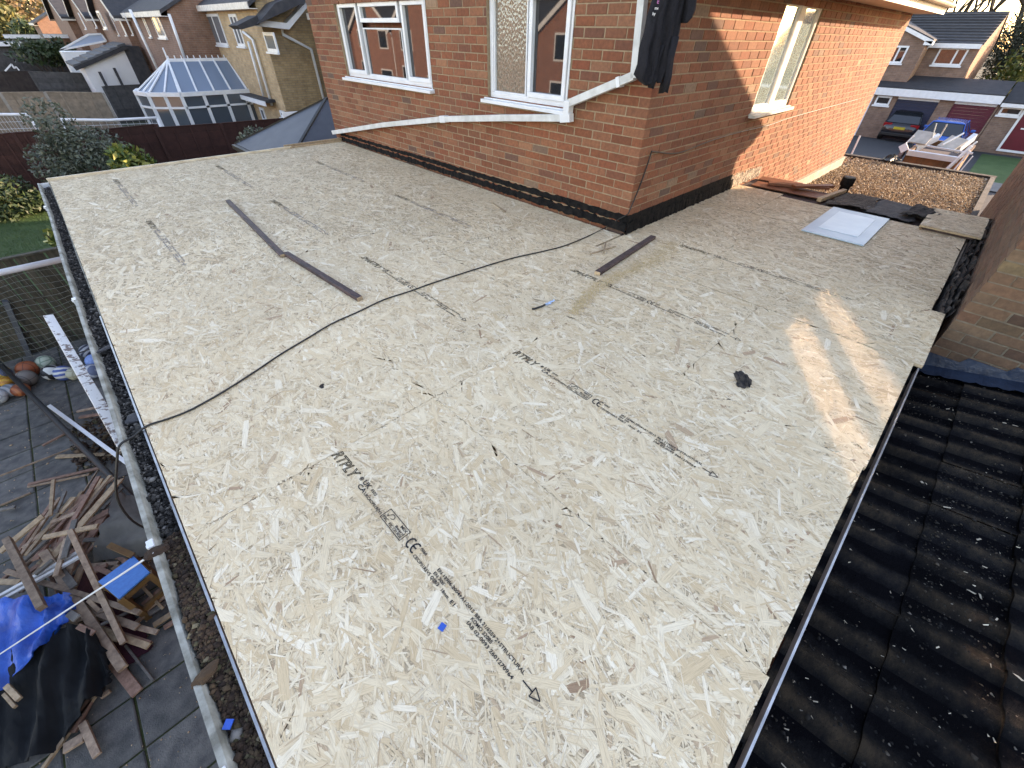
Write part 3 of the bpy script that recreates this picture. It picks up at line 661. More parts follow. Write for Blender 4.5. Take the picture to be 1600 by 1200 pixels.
# ================================================================ things lying on the deck
def batten(u0, v0, u1, v1, w_, h_, m, label, zoff=0., end=True):
    p, q = gp(u0, v0, 0.0), gp(u1, v1, 0.0); p.z = q.z = h_/2+.003+zoff
    t_ = thing('timber_batten', label, 'batten', (p.x, p.y, 0)); L0 = Vector((p.x, p.y, 0)); d = (q-p).normalized()
    o = MB().bar(p, q, w_, h_).build('batten_body', m, t_, bevel=.003); o.location = -L0
    if end:
        o = MB().bar(q, q+d*.004, w_*.94, h_*.94).build('cut_end', M_WOODP, t_); o.location = -L0
    return t_
batten(357, 316, 443, 402, .048, .026, M_PURP, 'purple stained timber batten pointing to the far roof edge')
batten(448, 399, 563, 470, .048, .030, M_PURP, 'dark timber batten touching the purple one end to end')
batten(1020, 373, 933, 430, .055, .030, M_WOODD, 'short dark brown batten lying beyond the house corner')
crs = thing('offcut_sticks', 'two thin pale offcut sticks crossed near the house corner', 'sticks', gp(943, 390, 0)); cl = gp(943, 390, 0)
for a, L, z in ((gp(922, 398), gp(962, 386), .008), (gp(946, 382), gp(943, 398), .018)):
    a.z = L.z = z; o = MB().bar(a, L, .014, .008).build('stick', M_WOODP, crs); o.location = -cl
for i, (a, c) in enumerate((((770, 318), (790, 332)), ((1262, 308), (1290, 300)))):
    if i: continue
    p, q = gp(*a), gp(*c); p.z = q.z = .008
    one('wood_splinter', M_WOODP, 'thin pale wood splinter lying near the black bitumen band', 'splinter', lambda b: b.bar(p, q, .014, .007))
# black cable across the deck and up the wall
pts = [gp(*q) for q in [(190, 714), (172, 712), (165, 700), (178, 685)]]
cab = []
for (u, v) in [(232, 667), (265, 656), (300, 642), (350, 614), (400, 582), (440, 555), (480, 531), (520, 507), (560, 489), (600, 470), (640, 457), (670, 446), (700, 436), (750, 420), (800, 405), (840, 396), (880, 386), (915, 372), (944, 358)]:
    p = gp(u, v); cab.append(Vector((p.x, p.y, .009)))
left = [Vector((-4.32, -.03, -.55)), Vector((-4.36, -.01, -.42)), Vector((-4.34, .02, -.25)), Vector((-4.245, .05, -.07)), Vector((-4.20, .07, -.006)), Vector((-4.14, .10, -.010))]
wall_up = [Vector((-.012, .10, .12)), Vector((-.016, .0, .20)), Vector((-.012, -.02, .25))]
side = []
for (u, v) in [(1000, 290), (1010, 262), (1018, 238), (1022, 237)]:
    p = wy(u, v, -.012); side.append(p)
for (u, v) in [(1060, 239), (1105, 222), (1150, 208), (1200, 196), (1235, 184), (1300, 166), (1345, 154)]:
    side.append(wy(u, v, -.012))
def smooth(pts, k=4):
    out = []
    for i in range(len(pts)-1):
        p0, p1, p2, p3 = pts[max(i-1, 0)], pts[i], pts[i+1], pts[min(i+2, len(pts)-1)]
        for j in range(k):
            t_ = j/k; out.append(.5*((2*p1)+(p2-p0)*t_+(2*p0-5*p1+4*p2-p3)*t_*t_+(3*p1-p0-3*p2+p3)*t_**3))
    return out+[pts[-1]]
one('electric_cable', M_BLACK, 'long black cable snaking across the boards and up the brick corner', 'cable', lambda b: b.tube(smooth(left+cab+wall_up+side), .0058, 6), smooth=True)
# white square downpipe leaning along the wall
pipe = thing('downpipe', 'white square downpipe loosely propped along the brick wall under both windows', 'downpipe', (-.05, 3, .5)); PL = Vector((-.05, 3, .5))
def ppart(b, name, m=M_UPVCD, **k):
    o = b.build(name, m, pipe, **k); o.location = -PL; return o
pa = [wx(u, v, -.06) for u, v in [(521, 207), (600, 195), (692, 186), (790, 184), (880, 184)]]
for i, (p, q) in enumerate(zip(pa, pa[1:])): ppart(MB().bar(p, q, .062, .062, (0, 0, 1)), 'pipe_length', bevel=.004)
ppart(MB().bar(wx(690, 186, -.06), wx(698, 186, -.06), .076, .076), 'collar', M_UPVC, bevel=.004)
pb = [wx(884, 186, -.06), wx(888, 160, -.06), wx(990, 119, -.06)]
ppart(MB().bar(wx(878, 185, -.06), wx(893, 184, -.06), .07, .07).bar(wx(886, 188, -.06), wx(889, 157, -.06), .07, .075, (1, 0, 0)), 'bend', M_UPVC, bevel=.004)
ppart(MB().bar(wx(888, 162, -.06), wx(992, 118, -.06), .062, .062), 'pipe_length', bevel=.004)
ppart(MB().bar(wx(966, 129, -.06), wx(971, 127, -.06), .074, .074), 'collar', M_UPVC)
ppart(MB().bar(wx(992, 122, -.06), Vector((-.06, .22, 2.0)), .062, .062), 'pipe_length', bevel=.004)
# garment hung at the corner
hood = thing('hooded_jacket', 'black hooded top hanging over the white downpipe at the brick corner', 'jacket', (-.1, -.1, 1.2)); HO = Vector((-.1, -.1, 1.2))
tdir = Vector((.7071, -.7071, 0)); ndir = Vector((-.7071, -.7071, 0)); c0 = ndir*.14
def hp(t_, z, d=0): return c0+tdir*t_+ndir*d+Vector((0, 0, z))
M_CLOTH = mat('black_fleece', (.006, .006, .010), (.011, .011, .017), 60, .9, .4, 300)
def cloth(outline, name, thick=.05, folds=9):
    """outline: list of (z, left, right) from top to bottom; a folded, closed sheet of cloth"""
    b = MB(); n = 22; V = []; m = len(outline)
    for side in (0, 1):
        for (z, l, r) in outline:
            for i in range(n+1):
                u = i/n; t_ = l+(r-l)*u; e = min(1, 6*u*(1-u)+.05)
                d = thick*e*(1 if side == 0 else -.25)+(.017*math.sin(folds*t_*9+z*5.2)+.009*math.sin(folds*t_*17-z*11+1)+.007*math.sin(z*27+t_*21))*e*(1 if side == 0 else .3)
                V.append(hp(t_+.006*math.sin(z*31+folds), z+(.014*math.sin(t_*37+folds)-.01*math.cos(t_*71) if z < 1.33 else 0), d))
    F = []; k = (n+1)*m
    for j in range(m-1):
        for i in range(n):
            a = j*(n+1)+i; F += [(a, a+1, a+n+2, a+n+1), (k+a, k+a+n+1, k+a+n+2, k+a+1)]
    for i in range(n): F += [((m-1)*(n+1)+i, (m-1)*(n+1)+i+1, k+(m-1)*(n+1)+i+1, k+(m-1)*(n+1)+i), (i, k+i, k+i+1, i+1)]
    for j in range(m-1):
        a = j*(n+1); F += [(a, a+n+1, k+a+n+1, k+a), (a+n, k+a+n, k+a+2*n+1, a+2*n+1)]
    o = b.add(V, F).build(name, M_CLOTH, hood, True, fixn=True); o.location = -HO; return o
cloth([(2.0, -.06, .10), (1.85, -.135, .10), (1.746, -.168, .085), (1.66, -.178, .08), (1.57, -.189, .078), (1.48, -.194, .077), (1.38, -.199, .07), (1.30, -.203, .055), (1.275, -.15, .04), (1.268, -.12, .0)], 'jacket_body', .06)
cloth([(1.50, -.105, -.02), (1.40, -.102, -.022), (1.30, -.098, -.022), (1.228, -.072, -.03)], 'sleeve', .075, 5)
cloth([(1.55, .0, .085), (1.42, .006, .088), (1.30, .012, .09), (1.20, .024, .089)], 'sleeve', .08, 5)
cloth([(1.98, .06, .145), (1.85, .055, .158), (1.76, .06, .16), (1.70, .065, .160), (1.655, .072, .145), (1.625, .077, .11)], 'hood', .06, 6)
M_PRT = NT('print_white').set(Base_Color=(.7, .7, .72, 1), Roughness=.7).m; M_PRP = NT('print_pink').set(Base_Color=(.55, .18, .42, 1), Roughness=.7).m
for body, z, sz, mm, tt in (('ED', 1.726, .030, M_PRP, -.138), ('me', 1.694, .024, M_PRT, -.147), ('by', 1.664, .024, M_PRT, -.156)):
    v, F = text_mesh(body, sz); b = MB(); b.add([hp(tt+q[0], z+q[1], .052) for q in v], F)
    o = b.build('chest_print', mm, hood); o.location = -HO
# white panel
wp = thing('framed_sheet', 'pale white framed panel lying flat on the boards before the felt strips', 'panel', (2.07, -1.5, 0)); c = Vector((2.07, -1.5, 0))
M_PNL = mat('pale_panel', (.42, .54, .64), (.36, .48, .58), 3, .4); M_PNL2 = mat('pale_panel_field', (.62, .74, .82), (.54, .67, .76), 5, .4)
for nm, m_, a, d in (('panel_sheet', M_PNL, (1.50, -1.785, .006), (2.64, -1.215, .018)), ('raised_field', M_PNL2, (1.70, -1.685, .018), (2.48, -1.315, .022))):
    o = MB().box(a, d).build(nm, m_, wp, bevel=.002); o.location = -c
# felt scrap, tape
def crumple(name, loc, r, m, label, cat, seed, sq=(1, .7, .5)):
    rr = random.Random(seed); n = 9; V = []; F = []
    for i in range(n+1):
        for j in range(n+1):
            u, v = i/n*2-1, j/n*2-1; k = (1+.22*math.sin(3*u+2*v+seed)+rr.uniform(-.09, .09))*(1 if max(abs(u), abs(v)) < .8 else 1-.22*(abs(u*v)))
            V.append((u*k*r*sq[0], v*k*r*sq[1], r*sq[2]*(abs(rr.gauss(.25, .35))*(1.1-u*u)*(1.1-v*v))+.003))
    F = [(i*(n+1)+j, (i+1)*(n+1)+j, (i+1)*(n+1)+j+1, i*(n+1)+j+1) for i in range(n) for j in range(n)]
    return tag(link(name, MB().add(V, F).mesh(name, m), None, loc, (0, 0, rr.uniform(0, 3))), label, cat)
crumple('felt_scrap', gp(1160, 594), .075, M_FELT, 'crumpled dark felt scrap on the boards left of sunlit strips', 'scrap', 4, (1, .6, .45))
p = gp(850, 478); tp = thing('tape_scrap', 'twisted black and pale blue tape scrap on mid boards', 'scrap', p)
a, q = gp(831, 485), gp(852, 478); r_ = gp(866, 472)
pts = [a+(q-a)*k/6+Vector((random.uniform(-.008, .008), random.uniform(-.008, .008), .006+.01*random.random())) for k in range(7)]
o = MB().tube(pts, .008, 5).build('black_tape', M_BLACK, tp); o.location = -p
M_LBL = mat('pale_blue_tape', (.30, .45, .68), (.45, .58, .75), 30, .4)
b = MB(); V = [q+(r_-q)*(i/5)+Vector((random.uniform(-.02, .02), random.uniform(-.02, .02), .006+.03*random.random()*(j == 1))) for i in range(6) for j in range(3)]
o = b.add(V, [(i*3+j, i*3+j+1, (i+1)*3+j+1, (i+1)*3+j) for i in range(5) for j in range(2)]).build('blue_tape', M_LBL, tp); o.location = -p
crumple('felt_scrap', gp(503, 604), .02, M_FELT, 'tiny black scrap alone on the boards between cable and printed seam', 'scrap', 6, (1, .6, .4))
# sawdust trail
N = 5000; tt = rng.random(N); a, q = gp(895, 492), gp(1045, 378)
wd = np.abs(rng.normal(0, .045, N))*np.where(rng.random(N) < .5, -1, 1)*(.5+tt); cx = a.x+(q.x-a.x)*tt; cyy = a.y+(q.y-a.y)*tt+.07*np.sin(tt*6)
ctr = np.stack([cx-wd*.5, cyy+wd, np.full(N, .0035)], 1); an = rng.uniform(0, 6.28, (N, 1)); rr = rng.uniform(.0018, .006, (N, 1))
V = np.stack([ctr+np.concatenate([np.cos(an+k)*rr, np.sin(an+k)*rr, rng.uniform(0, .003, (N, 1))], 1) for k in (0, 2.1, 4.2)], 1).reshape(-1, 3)
o = np_mesh('sawdust', V, np.arange(3*N).reshape(N, 3), mat('sawdust', (.70, .52, .28), (.60, .44, .22), 60, .9)); tag(o, 'thin yellow sawdust trail swept across the boards from the house corner', 'sawdust', kind='stuff')

# ================================================================ ragged right end of the deck
M_BRN = mat('brown_plastic', (.20, .07, .035), (.15, .05, .026), 9, .45)
def slatp(p, q, w_, h_, z0, z1, m, label, name, cat, group=None, bevel=.003):
    p, q = Vector((p[0], p[1], z0)), Vector((q[0], q[1], z1))
    return one(name, m, label, cat, lambda b: b.bar(p, q, w_, h_), group, bevel=bevel)
G1 = 'brown fascia boards dropped at the roof end'
slatp((2.98, -.14), (3.02, -1.06), .28, .012, .012, .012, M_BRN, 'wide flat brown plastic fascia board lying along the roof end', 'fascia_board', 'board', G1)
slatp((3.02, -.30), (3.30, -.96), .10, .030, .036, .062, M_BRN, 'narrow brown plastic board lying slanted upon the wide brown one', 'fascia_board', 'board', G1)
slatp((3.02, -.62), (3.38, -.98), .09, .028, .060, .075, M_BRN, 'short brown plastic board crossing on top towards the vent pipe', 'fascia_board', 'board', G1)
slatp((3.34, -.08), (3.40, -.62), .22, .012, .010, .010, M_BRN, 'brown plastic offcut against the sunlit brick wall', 'fascia_board', 'board', G1)
slatp((2.74, -1.02), (3.44, -1.12), .055, .045, .034, .034, M_WOODP, 'short pale timber end lying between brown boards and felt', 'timber_offcut', 'offcut')
def felt_sheet(corners, label, seed, m=M_FELT, name='felt_strip', rag=.03, lift=.05):
    rr = random.Random(seed); n, k = 16, 6; A, B_, C_, D_ = [Vector((*c, 0)) for c in corners]; V = []
    for side in (0, 1):
        for i in range(n+1):
            for j in range(k+1):
                u, v = i/n, j/k; p = (A*(1-u)+B_*u)*(1-v)+(D_*(1-u)+C_*u)*v
                e = rag*(1 if i in (0, n) else .5 if j in (0, k) else .2)
                p += Vector((random.Random(seed*991+i*31+j).uniform(-e, e), random.Random(seed*77+i*31+j).uniform(-e, e), 0))
                p.z = .006+lift*(.25+.3*math.sin(5*u+seed)+.25*math.sin(9*v+u*4+seed)+random.Random(seed*7+i*13+j).uniform(0, .5))*.6*(1 if side == 0 else 1)+(0.008 if side == 0 else 0)
                V.append(p)
    F = []; K = (n+1)*(k+1)
    for i in range(n):
        for j in range(k):
            a = i*(k+1)+j; F += [(a, a+k+1, a+k+2, a+1), (K+a, K+a+1, K+a+k+2, K+a+k+1)]
    return tag(MB().add(V, F).build(name, m), label, 'felt')
felt_sheet([(2.72, -1.10), (2.74, -1.52), (3.46, -1.56), (3.40, -1.16)], 'brown black felt strip next to the pale timber end', 11, mat('felt_brown', (.035, .024, .020), (.07, .055, .045), 12, .8, .8, 60, dist=.03))
felt_sheet([(2.74, -1.50), (2.68, -1.98), (3.42, -1.94), (3.46, -1.52)], 'flat grey mineral felt strip in the middle of the roof end', 12, mat('felt_grey', (.05, .05, .055), (.09, .09, .095), 12, .85, .8, 60), lift=.02)
felt_sheet([(2.80, -1.84), (2.92, -2.36), (3.36, -2.36), (3.44, -1.90)], 'thick torn black felt roll lying over the raised chipboard', 13, lift=.085, rag=.035)
def chip(corners, z, label, th=.018):
    cs = [Vector((*c, z)) for c in corners]; x0, x1 = min(c.x for c in cs), max(c.x for c in cs); y0, y1 = min(c.y for c in cs), max(c.y for c in cs)
    r_ = thing('chipboard_piece', label, 'board', ((x0+x1)/2, (y0+y1)/2, z)); L0 = Vector(((x0+x1)/2, (y0+y1)/2, z))
    o = MB().box((x0, y0, z-th), (x1, y1, z)).build('board_core', M_OSBB, r_); o.location = -L0
    o = strands(x0, x1, y0, y1, z, 3600, parent=r_); o.location = -L0
chip([(2.55, -2.06), (3.42, -2.57)], .045, 'raised chipboard offcut under the torn felt roll beside brick wall')
one('timber_packer', M_WOODD, 'dark timber packer holding up the raised chipboard offcut', 'timber', lambda b: b.box((2.57, -2.52, .004), (3.40, -2.10, .026)))
# torn black upstand left in the gap by the neighbour's wall
b = MB(); n = 60
for lay_, (y0, amp, hz, dz) in enumerate(((-2.500, .012, .02, -.13), (-2.535, .018, .05, -.12), (-2.570, .02, .10, -.10))):
    V = []
    for i in range(n+1):
        x = .47+(3.4-.47)*i/n; V += [(x, y0+random.uniform(-amp, amp), dz), (x, y0+random.uniform(-amp, amp)-.01, hz*random.uniform(.0, 1.0)), (x, y0-.02+random.uniform(-amp, amp), hz*random.uniform(-.6, .6))]
    b.add(V, [(i*3+j, (i+1)*3+j, (i+1)*3+j+1, i*3+j+1) for i in range(n) for j in range(2)])
tag(b.build('torn_felt_upstand', M_FELT), 'torn black felt upstand ragged in the gap along the brown brick wall', 'felt')
one('gap_timber', M_WOODO, 'weathered grey timber showing in the gap below torn felt', 'timber', lambda b: b.box((.50, -2.56, -.10), (3.3, -2.52, -.035)).box((1.6, -2.50, -.08), (2.7, -2.485, -.03)))
# gravelled flat roof beyond
gr = thing('gravelled_garage_roof', 'lower flat garage roof covered in golden gravel beside the sunlit wall', 'garage', (6.7, -1.3, GZ)); GR = Vector((6.7, -1.3, GZ)); GRZ = -.62
for nm, m_, bxs in (('wall', M_BRY, [((3.40, -2.50, GZ-.1), (10.0, -.04, GRZ-.06))]), ('roof_sheet', M_FELT, [((3.38, -2.56, GRZ-.055), (10.05, -.02, GRZ-.008))]),
                    ('edge_kerb', M_FELT, [((9.92, -2.58, GRZ-.05), (10.08, 3.0, GRZ+.05))]), ('edge_kerb', mat('kerb_grey', (.09, .085, .08), (.04, .04, .04), 4, .9), [((6.2, -2.57, GRZ-.05), (9.9, -2.49, GRZ+.05))])):
    b = MB(); [b.box(*q) for q in bxs]; o = b.build(nm, m_, gr); o.location = -GR
o = MB().box((HX1+.03, .0, GZ-.1), (9.9, 3.0, GRZ-.02)).build('wall', M_BRX, gr); o.location = -GR
t = NT('gravel_stones'); t.col(t.ramp(t.rnd(), [(0, (.20, .125, .065)), (.3, (.38, .265, .15)), (.55, (.48, .35, .21)), (.75, (.29, .20, .115)), (.88, (.58, .47, .33)), (1, (.68, .63, .54))])); t.set(Roughness=.85); M_GRAV = t.m
V, F = chunks(38000, (3.45, 9.9), (-2.50, -.04), lambda x, y: GRZ+.008+.012*np.sin(x*3)*np.sin(y*4), .0095, .75); V2, F2 = chunks(3000, (HX1+.05, 9.88), (0, 1.4), lambda x, y: GRZ+.008+0*x, .0115, .75)
o = np_mesh('gravel', np.concatenate([V, V2]), np.concatenate([F, F2+len(V)]), M_GRAV, gr, 'stuff'); o.location = -GR
vt = thing('vent_pipe', 'black felt dressed vent pipe with pale cap at the gravel edge', 'vent', (3.75, -1.06, GRZ)); vl = Vector((3.75, -1.06, GRZ))
o = MB().tube([(3.75, -1.06, GRZ-.02), (3.75, -1.06, -.1), (3.75, -1.06, .02), (3.75, -1.06, .04), (3.75, -1.06, .13)], [.085, .062, .058, .078, .078], 14).build('pipe_body', M_BITU, vt, True); o.location = -vl
o = MB().tube([(3.75, -1.06, .13), (3.75, -1.06, .145)], .062, 14).build('pipe_cap', M_PAVE, vt); o.location = -vl

def chips(n, seed):
    r = np.random.default_rng(seed); x = r.uniform(-3.9, .3, n); y = r.uniform(-4.6, -2.62, n); z = tsurf(x, y)+.003
    L = np.clip(r.lognormal(math.log(.011), .5, n), .004, .035); W = L*r.uniform(.15, .4, n); a = r.uniform(0, 3.14, n); P = []
    for sx, sy in ((-1, -1), (1, -.7), (.9, 1), (-.8, .8)): P.append(np.stack([x+sx*L/2*np.cos(a)-sy*W/2*np.sin(a), y+sx*L/2*np.sin(a)+sy*W/2*np.cos(a), z+r.uniform(0, .006, n)+TS*-(sx*L/2*np.sin(a))], 1))
    return np.stack(P, 1).reshape(-1, 3), np.arange(4*n).reshape(n, 4)
V, F = chips(700, 3); o = np_mesh('wood_chips', V, F, mat('pale_chip', (.62, .55, .42), (.40, .34, .26), 30, .8, rnd=.3), lean, 'stuff'); o.location = -TL
V, F = chunks(30000, (-4.2, .3), (-4.6, -2.6), lambda x, y: tsurf(x, y)-.001, .0045, .6)
t = NT('tile_moss'); t.col(t.ramp(t.rnd(), [(0, (.006, .006, .006)), (.6, (.020, .018, .016)), (.82, (.045, .036, .026)), (.93, (.075, .06, .045)), (1, (.22, .20, .17))])); t.set(Roughness=1.)
o = np_mesh('moss_grit', V, F, t.m, lean, 'stuff'); o.location = -TL
# ================================================================ patio clutter
def sheet(name, rows, m, label, cat, amp=.05, seed=1, n=14, thick=.004, fold=6., parent=None):
    """rows: ((uL,vL,zL),(uR,vR,zR)) pixel pairs with heights above the patio, from one end of the sheet to the other"""
    rr = random.Random(seed); L = [(gp(a[0], a[1], GZ+a[2]), gp(c[0], c[1], GZ+c[2])) for a, c in rows]; V = []; k = 4; RW = []
    for i in range(len(L)-1):
        for j in range(k): t_ = j/k; RW.append((L[i][0].lerp(L[i+1][0], t_), L[i][1].lerp(L[i+1][1], t_)))
    RW.append(L[-1]); ph = [rr.uniform(0, 6) for _ in range(8)]; m_ = len(RW)
    for s in (0, 1):
        for i, (a, c) in enumerate(RW):
            for j in range(n+1):
                u = j/n; p = a.lerp(c, u); e = .012 if j in (0, n) or i in (0, m_-1) else .004
                w_ = math.sin(fold*u+1.7*i*.4+ph[0])*.5+math.sin(fold*1.7*u-.9*i*.5+ph[1])*.35+math.sin(fold*.6*u+2.1*i*.6+ph[2])*.5+rr.uniform(-.2, .2)
                h_ = max(p.z+amp*w_*.6, GZ+.006)
                V.append((p.x+random.Random(seed*100+i*40+j).uniform(-e, e), p.y+random.Random(seed*200+i*40+j).uniform(-e, e), h_-(thick if s else 0)))
    K = m_*(n+1); F = []
    for i in range(m_-1):
        for j in range(n):
            a = i*(n+1)+j; F += [(a, a+1, a+n+2, a+n+1), (K+a, K+a+n+1, K+a+n+2, K+a+1)]
    o = MB().add(V, F).build(name, m, parent, True)
    return tag(o, label, cat)
M_TARP = mat('blue_tarpaulin', (.0, .105, .52), (.0, .055, .30), 5, .38, .4, 25, dist=.02)
M_PLAS = mat('black_membrane', (.003, .0045, .006), (.007, .009, .011), 8, .95, .5, 200)
sheet('blue_tarpaulin', [((-60, 930, .30), (-58, 1120, .18)), ((0, 936, .38), (0, 1070, .22)), ((35, 932, .42), (34, 1043, .25)), ((71, 929, .42), (70, 1012, .26)), ((95, 929, .40), (88, 988, .28)), ((114, 931, .36), (106, 962, .3))], M_TARP, 'crumpled blue tarpaulin beneath the white string on the patio', 'tarpaulin', .09, 3)
sheet('black_membrane', [((-60, 1040, .12), (-60, 1235, .05)), ((0, 1040, .16), (0, 1203, .05)), ((40, 1012, .24), (40, 1192, .07)), ((75, 990, .27), (75, 1176, .10)), ((105, 975, .28), (105, 1140, .12)), ((130, 975, .27), (140, 1096, .14)), ((150, 990, .24), (160, 1080, .13)), ((166, 1020, .18), (173, 1062, .12))], M_PLAS, 'black woven membrane heaped below the blue tarpaulin', 'membrane', .10, 5, fold=4.)
sheet('sack', [((178, 770, .35), (210, 772, .30)), ((170, 800, .42), (222, 800, .36)), ((160, 820, .40), (232, 815, .42)), ((148, 850, .30), (240, 842, .40)), ((146, 878, .16), (225, 868, .2))], mat('grey_sack', (.115, .11, .10), (.075, .072, .066), 5, .9, .3, 60), 'grey stiff sack standing behind the blue topped box', 'sack', .035, 7, fold=3.)
M_BURG = mat('burgundy_carpet', (.060, .010, .022), (.04, .008, .016), 40, .95, .6, 200)
sheet('carpet_piece', [((105, 905, .02), (120, 985, .02)), ((140, 885, .02), (165, 1010, .02)), ((185, 900, .02), (200, 1040, .02)), ((215, 975, .015), (240, 1010, .015))], M_BURG, 'burgundy carpet piece trodden under the timber heap', 'carpet', .01, 9)
# blue topped wooden box
TZ = GZ+.42; cs = [gp(155, 910, TZ), gp(210, 870, TZ), gp(235, 895, TZ), gp(187, 937, TZ)]; cc = sum(cs, Vector())/4
bx_ = thing('toy_box', 'small yellow wooden box with bright blue top by the gutter', 'box', (cc.x, cc.y, GZ)); bl = Vector((cc.x, cc.y, GZ))
def bp(b, nm, m): o = b.build(nm, m, bx_); o.location = -bl
bp(MB().prism(cs, (0, 0, .016)), 'box_top', mat('blue_board', (.03, .20, .55), (.025, .16, .48), 40, .55))
M_YEL = mat('varnished_pine', (.17, .095, .035), (.12, .065, .025), 14, .5)
for c in cs: q = c.lerp(cc, .08); bp(MB().bar((q.x, q.y, GZ), (q.x, q.y, TZ-.002), .045, .045), 'leg', M_YEL)
for i in range(4):
    a, c = cs[i].lerp(cc, .08), cs[(i+1) % 4].lerp(cc, .08)
    for zz in (TZ-.035, GZ+.12): bp(MB().bar((a.x, a.y, zz), (c.x, c.y, zz), .03, .05), 'rail', M_YEL)
bp(MB().bar(cs[1]+Vector((0, 0, .02)), cs[1]+Vector((-.10, .16, .12)), .045, .03), 'rail', M_YEL)
# loose timbers: pixel ends with heights above the patio
def plank(a, c, w_, h_, m, label, z0=.03, z1=None, tilt=0, name='timber_plank'):
    z1 = z0 if z1 is None else z1; p, q = gp(*a, GZ+z0), gp(*c, GZ+z1); up = Vector((math.sin(tilt), .2*math.sin(tilt), math.cos(tilt)))
    return one(name, m, label, 'plank', lambda b: b.bar(p, q, w_*.68, h_*.9, up), 'loose timbers heaped on the patio', bevel=.003)
def A1(x, y): return (x/4, 780+y/4)
def A2(x, y): return (x/5.454, 980+y/5.454)
def A3(x, y): return (x/5, 560+y/5)
M_T = [M_WOODO, M_WOODP, mat('pinkish_timber', (.30, .18, .135), (.19, .11, .08), 20, .85, .3, 90, rnd=.2), mat('grey_timber', (.20, .185, .165), (.12, .11, .10), 20, .85, .3, 90, rnd=.2)]
LB = {'beam': 'weathered brown plank lying loose in the demolition timber heap'}
def LBL(a, c):
    if a[0] > 800: return 'short broken offcut on the slabs below the blue topped box'
    if a[1] > 640: return 'plank end spreading flat over the burgundy carpet piece'
    if c[1] < 60: return 'long lath sloping up through the heap towards the black pole'
    return 'short jumbled offcut in the core of the timber heap'
plank(A1(275, 330), A1(770, 1060), .095, .045, M_T[0], 'long thick brown beam lying across the heap beside the burgundy carpet', .34, .12)
plank(A1(440, 195), A1(775, 900), .062, .045, M_T[0], 'straight sawn batten leaning over the heap next to the blue topped box', .52, .14)
plank(A1(40, 450), A1(875, 710), .06, .04, M_T[0], 'long batten crossing beneath the thick brown beam', .32, .22)
plank(A1(45, 250), A1(262, 680), .075, .06, M_T[0], 'stubby brown post resting on the blue tarpaulin edge', .44, .47)
plank(A1(0, 330), A1(270, 105), .10, .022, M_T[1], 'yellowish sawn board at the upper edge of the heap', .25, .34)
plank(A1(-60, 672), A1(510, 352), .045, .03, M_UPVCD, 'pale painted strip lying through the heap above the tarpaulin', .33, .36)
plank(A1(-60, 640), A1(500, 325), .045, .03, M_UPVCD, 'thin pale strip directly behind the other painted strip', .32, .35)
for a, c, w_, k, z0, z1 in [((410, 740), (930, 920), .07, 1, .10, .06), ((430, 690), (985, 832), .06, 0, .14, .09), ((470, 660), (860, 800), .08, 0, .18, .14), ((540, 770), (940, 900), .05, 2, .06, .05), ((400, 760), (740, 880), .05, 1, .16, .1),
                            ((100, 350), (335, 10), .05, 2, .22, .2), ((125, 360), (375, -10), .045, 0, .26, .2), ((165, 350), (452, -10), .05, 1, .28, .18), ((225, 340), (525, -5), .045, 2, .30, .2), ((145, 430), (600, -10), .055, 0, .24, .16),
                            ((60, 470), (320, 230), .05, 3, .3, .34), ((20, 500), (300, 260), .045, 2, .26, .3), ((-20, 515), (125, 520), .07, 1, .3, .3), ((270, 240), (612, 168), .07, 1, .42, .40), ((400, 370), (470, 130), .07, 3, .40, .42),
                            ((350, 480), (420, 240), .06, 0, .36, .4), ((560, 470), (670, 410), .06, 2, .2, .22), ((500, 420), (740, 400), .05, 0, .2, .2), ((220, 470), (330, 380), .05, 3, .36, .38), ((560, 830), (860, 1210), .11, 2, .05, .04),
                            ((960, 790), (1075, 715), .07, 1, .05, .05), ((1025, 805), (1095, 760), .06, 2, .04, .04), ((915, 690), (1035, 600), .06, 0, .08, .08), ((890, 660), (1010, 560), .05, 2, .1, .1), ((930, 720), (1050, 640), .06, 3, .06, .06), ((820, 800), (930, 700), .05, 0, .08, .06)]:
    plank(A1(*a), A1(*c), w_, .025, M_T[k], LBL(a, c), z0, z1)
plank(A1(785, 915), A1(960, 1135), .026, .026, M_T[3], 'thin round grey rod on the slabs beyond the carpet piece', .03, .025)
for a, c, w_, k in [((345, 1235), (810, 590), .035, 1), ((705, 815), (830, 1095), .07, 0), ((545, 1040), (715, 935), .10, 0), ((615, 900), (770, 620), .075, 2), ((55, 500), (165, 615), .05, 1), ((35, 570), (132, 680), .03, 1), ((860, 600), (940, 540), .04, 0)]:
    plank(A2(*a), A2(*c), w_, .03, M_T[k], 'broken timber end poking out from under the black membrane', .05 if a[0] > 200 else .2)
plank(A3(440, 768), A3(975, 742), .075, .02, M_T[1], 'flat pale board lying alone on the slabs under the black pole', .03)
plank(A3(0, 918), A3(592, 688), .022, .02, M_T[0], 'long thin stick lying across the mossy slab joint', .03)
